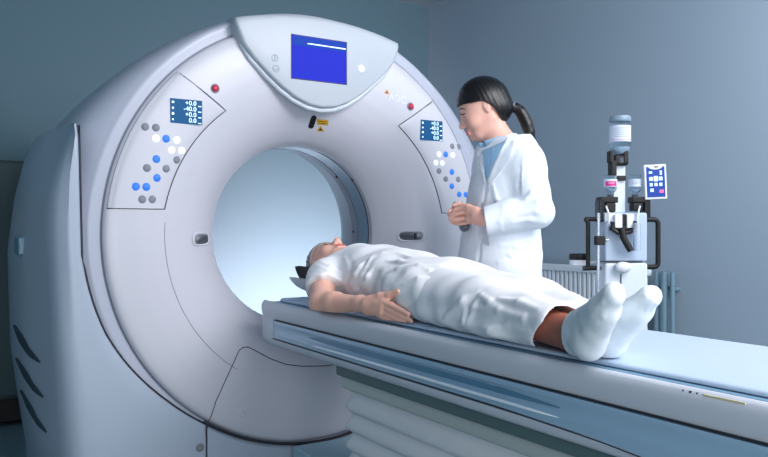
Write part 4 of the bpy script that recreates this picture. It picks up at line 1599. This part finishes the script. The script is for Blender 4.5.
# hairline: front above brow, sweeps over the ear, then down the nape
line = np.interp(pf, [-.10, -.048, -.022, .012, .05, .085, .11], [-.11, -.10, -.030, .004, .010, .018, .018])
G.V = np.maximum(G.V, (line - pu) * .7).astype(np.float32)
pt = [W(508, 105), W(512, 106), W(516.5, 108), W(520.5, 112), W(524, 118), W(527, 125), W(529.3, 132), W(531, 139), W(532.6, 147)]
pr = [.016, .013, .017, .020, .0215, .0215, .020, .016, .006]
for i in range(8):
    G.cone(pt[i], pt[i + 1], pr[i], pr[i + 1], k=.012)
G.disp(lambda X, Y, Z: .0005 * np.sin((X * Rv.x + Y * Rv.y) * 330 + Z * 160))
G.mesh('hair', [HAIRM], doc)
MB().tube([W(512.5, 106, 0) + (Hv * math.cos(t) + (Zv * .9 + Rv * .35) * math.sin(t)) * .0165 for t in np.linspace(0, 2 * PI, 20)], .0045, 8).build('hair_tie', mat('hair_tie_grey', (0.45, 0.48, 0.55), .6, var=.02), doc, True)

# blouse
Bl = Field((bs.x - .32, bs.y - .3, 1.0), (bs.x + .3, bs.y + .3, 1.50), .004)
Bl.cone(W(507, 172), W(502, 215), .145, .13, k=.04, sq=(fT_, .76))
Bl.cone(sh - lT * .11 - Zv * .02, sh + lT * .11 - Zv * .02, .058, .058, k=.04)
Bl.cone(W(494, 141), W(499, 152), .064, .072, k=.02)
Bl.cone(W(489, 124), W(494, 140), .053, .050, k=.006, op='s')
Bl.cone(W(480, 140, .03), W(483, 152, .04), .016, .010, k=.006, op='s')
sl, X, Y, Z = Bl.block(Bl.lo, Bl.lo + Bl.n * Bl.h)
nn = (u_ * .5 + Zv + f_ * .25).normalized()
q_ = W(494, 139)
Bl.V = np.maximum(Bl.V, ((X - q_.x) * nn.x + (Y - q_.y) * nn.y + (Z - q_.z) * nn.z)).astype(np.float32)
Bl.fold([(487, 150), (487, 160), (486, 172)], .006, .0, .006)
Bl.mesh('blouse', [BLOUSE], doc)
# coat
K = Field((bs.x - .42, bs.y - .38, .50), (bs.x + .42, bs.y + .36, 1.50), .0038)
K.cone(W(507, 170), W(502, 215), .176, .168, k=.05, sq=(fT_, .72))
K.cone(W(502, 215), W(499, 262), .168, .185, k=.05, sq=(fT_, .74))
K.cone(W(499, 262), V3(W(499, 262).x, W(499, 262).y, .50), .185, .215, k=.05, sq=(fT_, .74))
K.cone(sh - lT * .11 - Zv * .022, sh + lT * .11 - Zv * .022, .072, .072, k=.04)
K.cone(W(505, 144), W(507, 162), .056, .095, k=.04)
K.cone(sh + lT * .142 - Zv * .032, lE, .068, .060, k=.03)
cuffL = lE.lerp(lW, .98)
K.cone(lE, lE.lerp(lW, .55), .060, .055, k=.015)
K.cone(lE.lerp(lW, .55), W(485, 221.5, .185), .058, .052, k=.015)
K.cone(sh - lT * .142 - Zv * .032, rE, .068, .062, k=.03)
K.cone(rE, W(487, 217, -.04), .060, .050, k=.015)
K.disp(lambda X, Y, Z: .002 * np.sin(Z * 26 + X * 20 - Y * 14 + 1.5 * np.sin(Z * 13)) + .0012 * np.sin(Z * 48 - X * 55 + Y * 30))
sl, X, Y, Z = K.block(K.lo, K.lo + K.n * K.h)
# cuff ends
ad = (lW - lE).normalized()
q_ = W(485, 221, .185)
near = ((X - lW.x) ** 2 + (Y - lW.y) ** 2 + (Z - lW.z) ** 2) < .105 ** 2
K.V = np.where(near & (((X - q_.x) * ad.x + (Y - q_.y) * ad.y + (Z - q_.z) * ad.z) > -.02), np.maximum(K.V, (X - q_.x) * ad.x + (Y - q_.y) * ad.y + (Z - q_.z) * ad.z), K.V).astype(np.float32)
K.cone(lE.lerp(lW, .8), W(482, 221, .188), .034, .042, k=.004, op='s')
# V opening at the neck
K.cone(W(488, 128, .02), W(495, 144, .02), .060, .056, k=.008, op='s')
nn = (Zv + f_ * .15).normalized()
q_ = W(508, 139)
K.V = np.maximum(K.V, ((X - q_.x) * nn.x + (Y - q_.y) * nn.y + (Z - q_.z) * nn.z)).astype(np.float32)
K.V = np.maximum(K.V, .52 - Z + 0 * X)
for px, r_, d_, op_ in (([(486.5, 178), (485.5, 190), (483, 206)], .005, -.001, 's'), ([(481, 238), (479, 255), (477, 272)], .005, -.001, 's'),
                        ([(508, 140), (500, 150), (494, 162), (488, 178)], .010, .0, 'u'), ([(515, 142), (509, 154), (503, 160), (499, 158)], .007, .0, 'u'), ([(499, 158), (495, 168), (489, 180)], .006, .0, 'u'),
                        ([(478, 152), (479, 164), (484, 180)], .008, .0, 'u'),
                        ([(524, 158), (521, 175), (522, 192)], .008, -.002, 'u'), ([(520, 168), (518, 185), (519, 200)], .008, -.001, 's'),
                        ([(547, 205), (538, 203), (526, 207)], .010, -.002, 'u'), ([(549, 214), (536, 211), (520, 214)], .010, -.002, 'u'), ([(545, 222), (530, 219), (512, 222)], .009, -.002, 'u'),
                        ([(541, 190), (532, 193), (526, 199)], .008, -.002, 'u'), ([(503, 212), (500, 221), (502, 230)], .007, -.002, 'u'),
                        ([(498, 262), (510, 255), (524, 252)], .007, -.002, 'u'), ([(530, 240), (515, 246), (500, 245)], .008, -.002, 'u'), ([(493, 185), (497, 200), (503, 208)], .007, -.002, 'u'),
                        ([(507, 258), (520, 264), (530, 262)], .006, -.001, 's'), ([(495, 268), (496, 280), (497, 290)], .007, -.001, 'u')):
    K.fold(px, r_, d_, .010, op_)
K.mesh('lab_coat', [COAT], doc)


def patch(field, A_, B_, name, m_, par, off=.004, thick=.003, nn_=10, mm_=6):
    def along(L, t):
        t = t * (len(L) - 1)
        i = min(int(t), len(L) - 2)
        f = t - i
        return (L[i][0] * (1 - f) + L[i + 1][0] * f, L[i][1] * (1 - f) + L[i + 1][1] * f)
    grid = []
    last = None
    for i in range(nn_ + 1):
        row = []
        for j in range(mm_ + 1):
            a_ = along(A_, i / nn_)
            b_ = along(B_, i / nn_)
            f = j / mm_
            u, v = a_[0] * (1 - f) + b_[0] * f, a_[1] * (1 - f) + b_[1] * f
            p = field.hit(u, v)
            if p is None:
                p = last
            last = p
            row.append(p - ray(u, v).normalized() * off)
        grid.append(row)
    g = np.array([[list(p) for p in r] for r in grid])
    for _ in range(2):
        h_ = g.copy()
        h_[1:-1, 1:-1] = (g[1:-1, 1:-1] * 2 + g[:-2, 1:-1] + g[2:, 1:-1] + g[1:-1, :-2] + g[1:-1, 2:]) / 6
        g = h_
    m2 = MB()
    rings = []
    for i in range(nn_ + 1):
        fr = [Vector(p) for p in g[i]]
        rings.append(fr + [p + Hv * thick for p in reversed(fr)])
    m2.loft(rings)
    return m2.build(name, m_, par, True, 50)


patch(K, [(482, 151), (482.5, 163), (486, 178)], [(506, 140), (499, 154), (488.5, 178)], 'blouse_front', BLOUSE, doc, .009, .005)
patch(K, [(493, 147), (489, 158), (486.5, 172)], [(495, 148), (491, 160), (487.3, 172)], 'blouse_placket', BLOUSE, doc, .0125, .003)
patch(K, [(507, 139), (500, 152), (494, 163), (487, 182)], [(516, 142), (511, 155), (503, 168), (489.5, 184)], 'lapel', COAT, doc, .013, .008)
patch(K, [(478.5, 156), (480, 165), (483.5, 181)], [(483, 154), (484, 166), (486, 182)], 'lapel', COAT, doc, .013, .008)
patch(K, [(485.6, 184), (484.3, 205)], [(488.3, 184), (487, 205)], 'front_placket', COAT, doc, .003, .004, 8, 2)
patch(K, [(482, 238), (480, 255), (478, 278)], [(485, 238), (483, 255), (481, 278)], 'front_placket', COAT, doc, .003, .004, 8, 2)
patch(K, [(498, 262), (499, 290)], [(523, 257), (525, 288)], 'pocket', COAT, doc, .004, .004, 8, 6)
# collar of the coat
a1 = [W(497, 147, .10), W(504, 137, .082), W(512, 133, .045), W(517, 133, -.02)]
b1 = [W(503, 155, .125), W(510, 147, .115), W(518, 143, .07), W(523, 145, -.02)]
MB().loft([[a1[i], b1[i], b1[i] + Hv * .008 - Rv * .004, a1[i] + Hv * .008 - Rv * .004] for i in range(4)]).build('coat_collar', COAT, doc, True, 60, bevel=.003)
# trousers and shoes
Tq = Field((bs.x - .28, bs.y - .28, .05), (bs.x + .28, bs.y + .28, .95), .007)
for s_ in (-1, 1):
    hp = W(500, 275) + lT * s_ * .08
    Tq.cone(hp, V3(hp.x, hp.y, .47) + fT_ * .01, .098, .072, k=.04)
    Tq.cone(V3(hp.x, hp.y, .47) + fT_ * .01, V3(hp.x, hp.y, .10), .072, .062, k=.02)
Tq.V[:, :, :3] = np.maximum(Tq.V[:, :, :3], .01)
Tq.mesh('trousers', [mat('white_work_trousers', (0.85, 0.88, 0.92), .8, bump=(10, .2, .01), var=.01)], doc)
for s_ in (-1, 1):
    hp = W(500, 275) + lT * s_ * .08
    Sq = Field((hp.x - .22, hp.y - .24, -.004), (hp.x + .14, hp.y + .14, .14), .004)
    Sq.cone(V3(hp.x, hp.y, .05), V3(hp.x, hp.y, .045) + fT_ * .11, .046, .042, k=.02)
    Sq.V = np.maximum(Sq.V, (.003 - (Sq.lo[2] + Sq.h * np.arange(Sq.n[2])))[None, None, :].astype(np.float32))
    Sq.mesh('shoe', [WHITEP], doc)
# small instrument in the hands
p = W(464.5, 226.5, .05)
ins = empty('round_instrument', p, 'small dark round instrument held under the doctor clasped hands', 'instrument')
MB().lathe(p + Hv * .012, -Hv, [(.012, 0), (.019, .003), (.021, .010), (.019, .020), (.016, .023)], 24).build('casing', mat('instrument_grey', (0.35, 0.42, 0.50), .3, metal=.4, var=.03), ins, True, 40)
MB().lathe(p - Hv * .011, -Hv, [(.015, 0), (.013, .003), (.004, .004)], 24).build('dial', mat('dial_dark', (0.05, 0.10, 0.16), .25, var=.03), ins, True, 40)
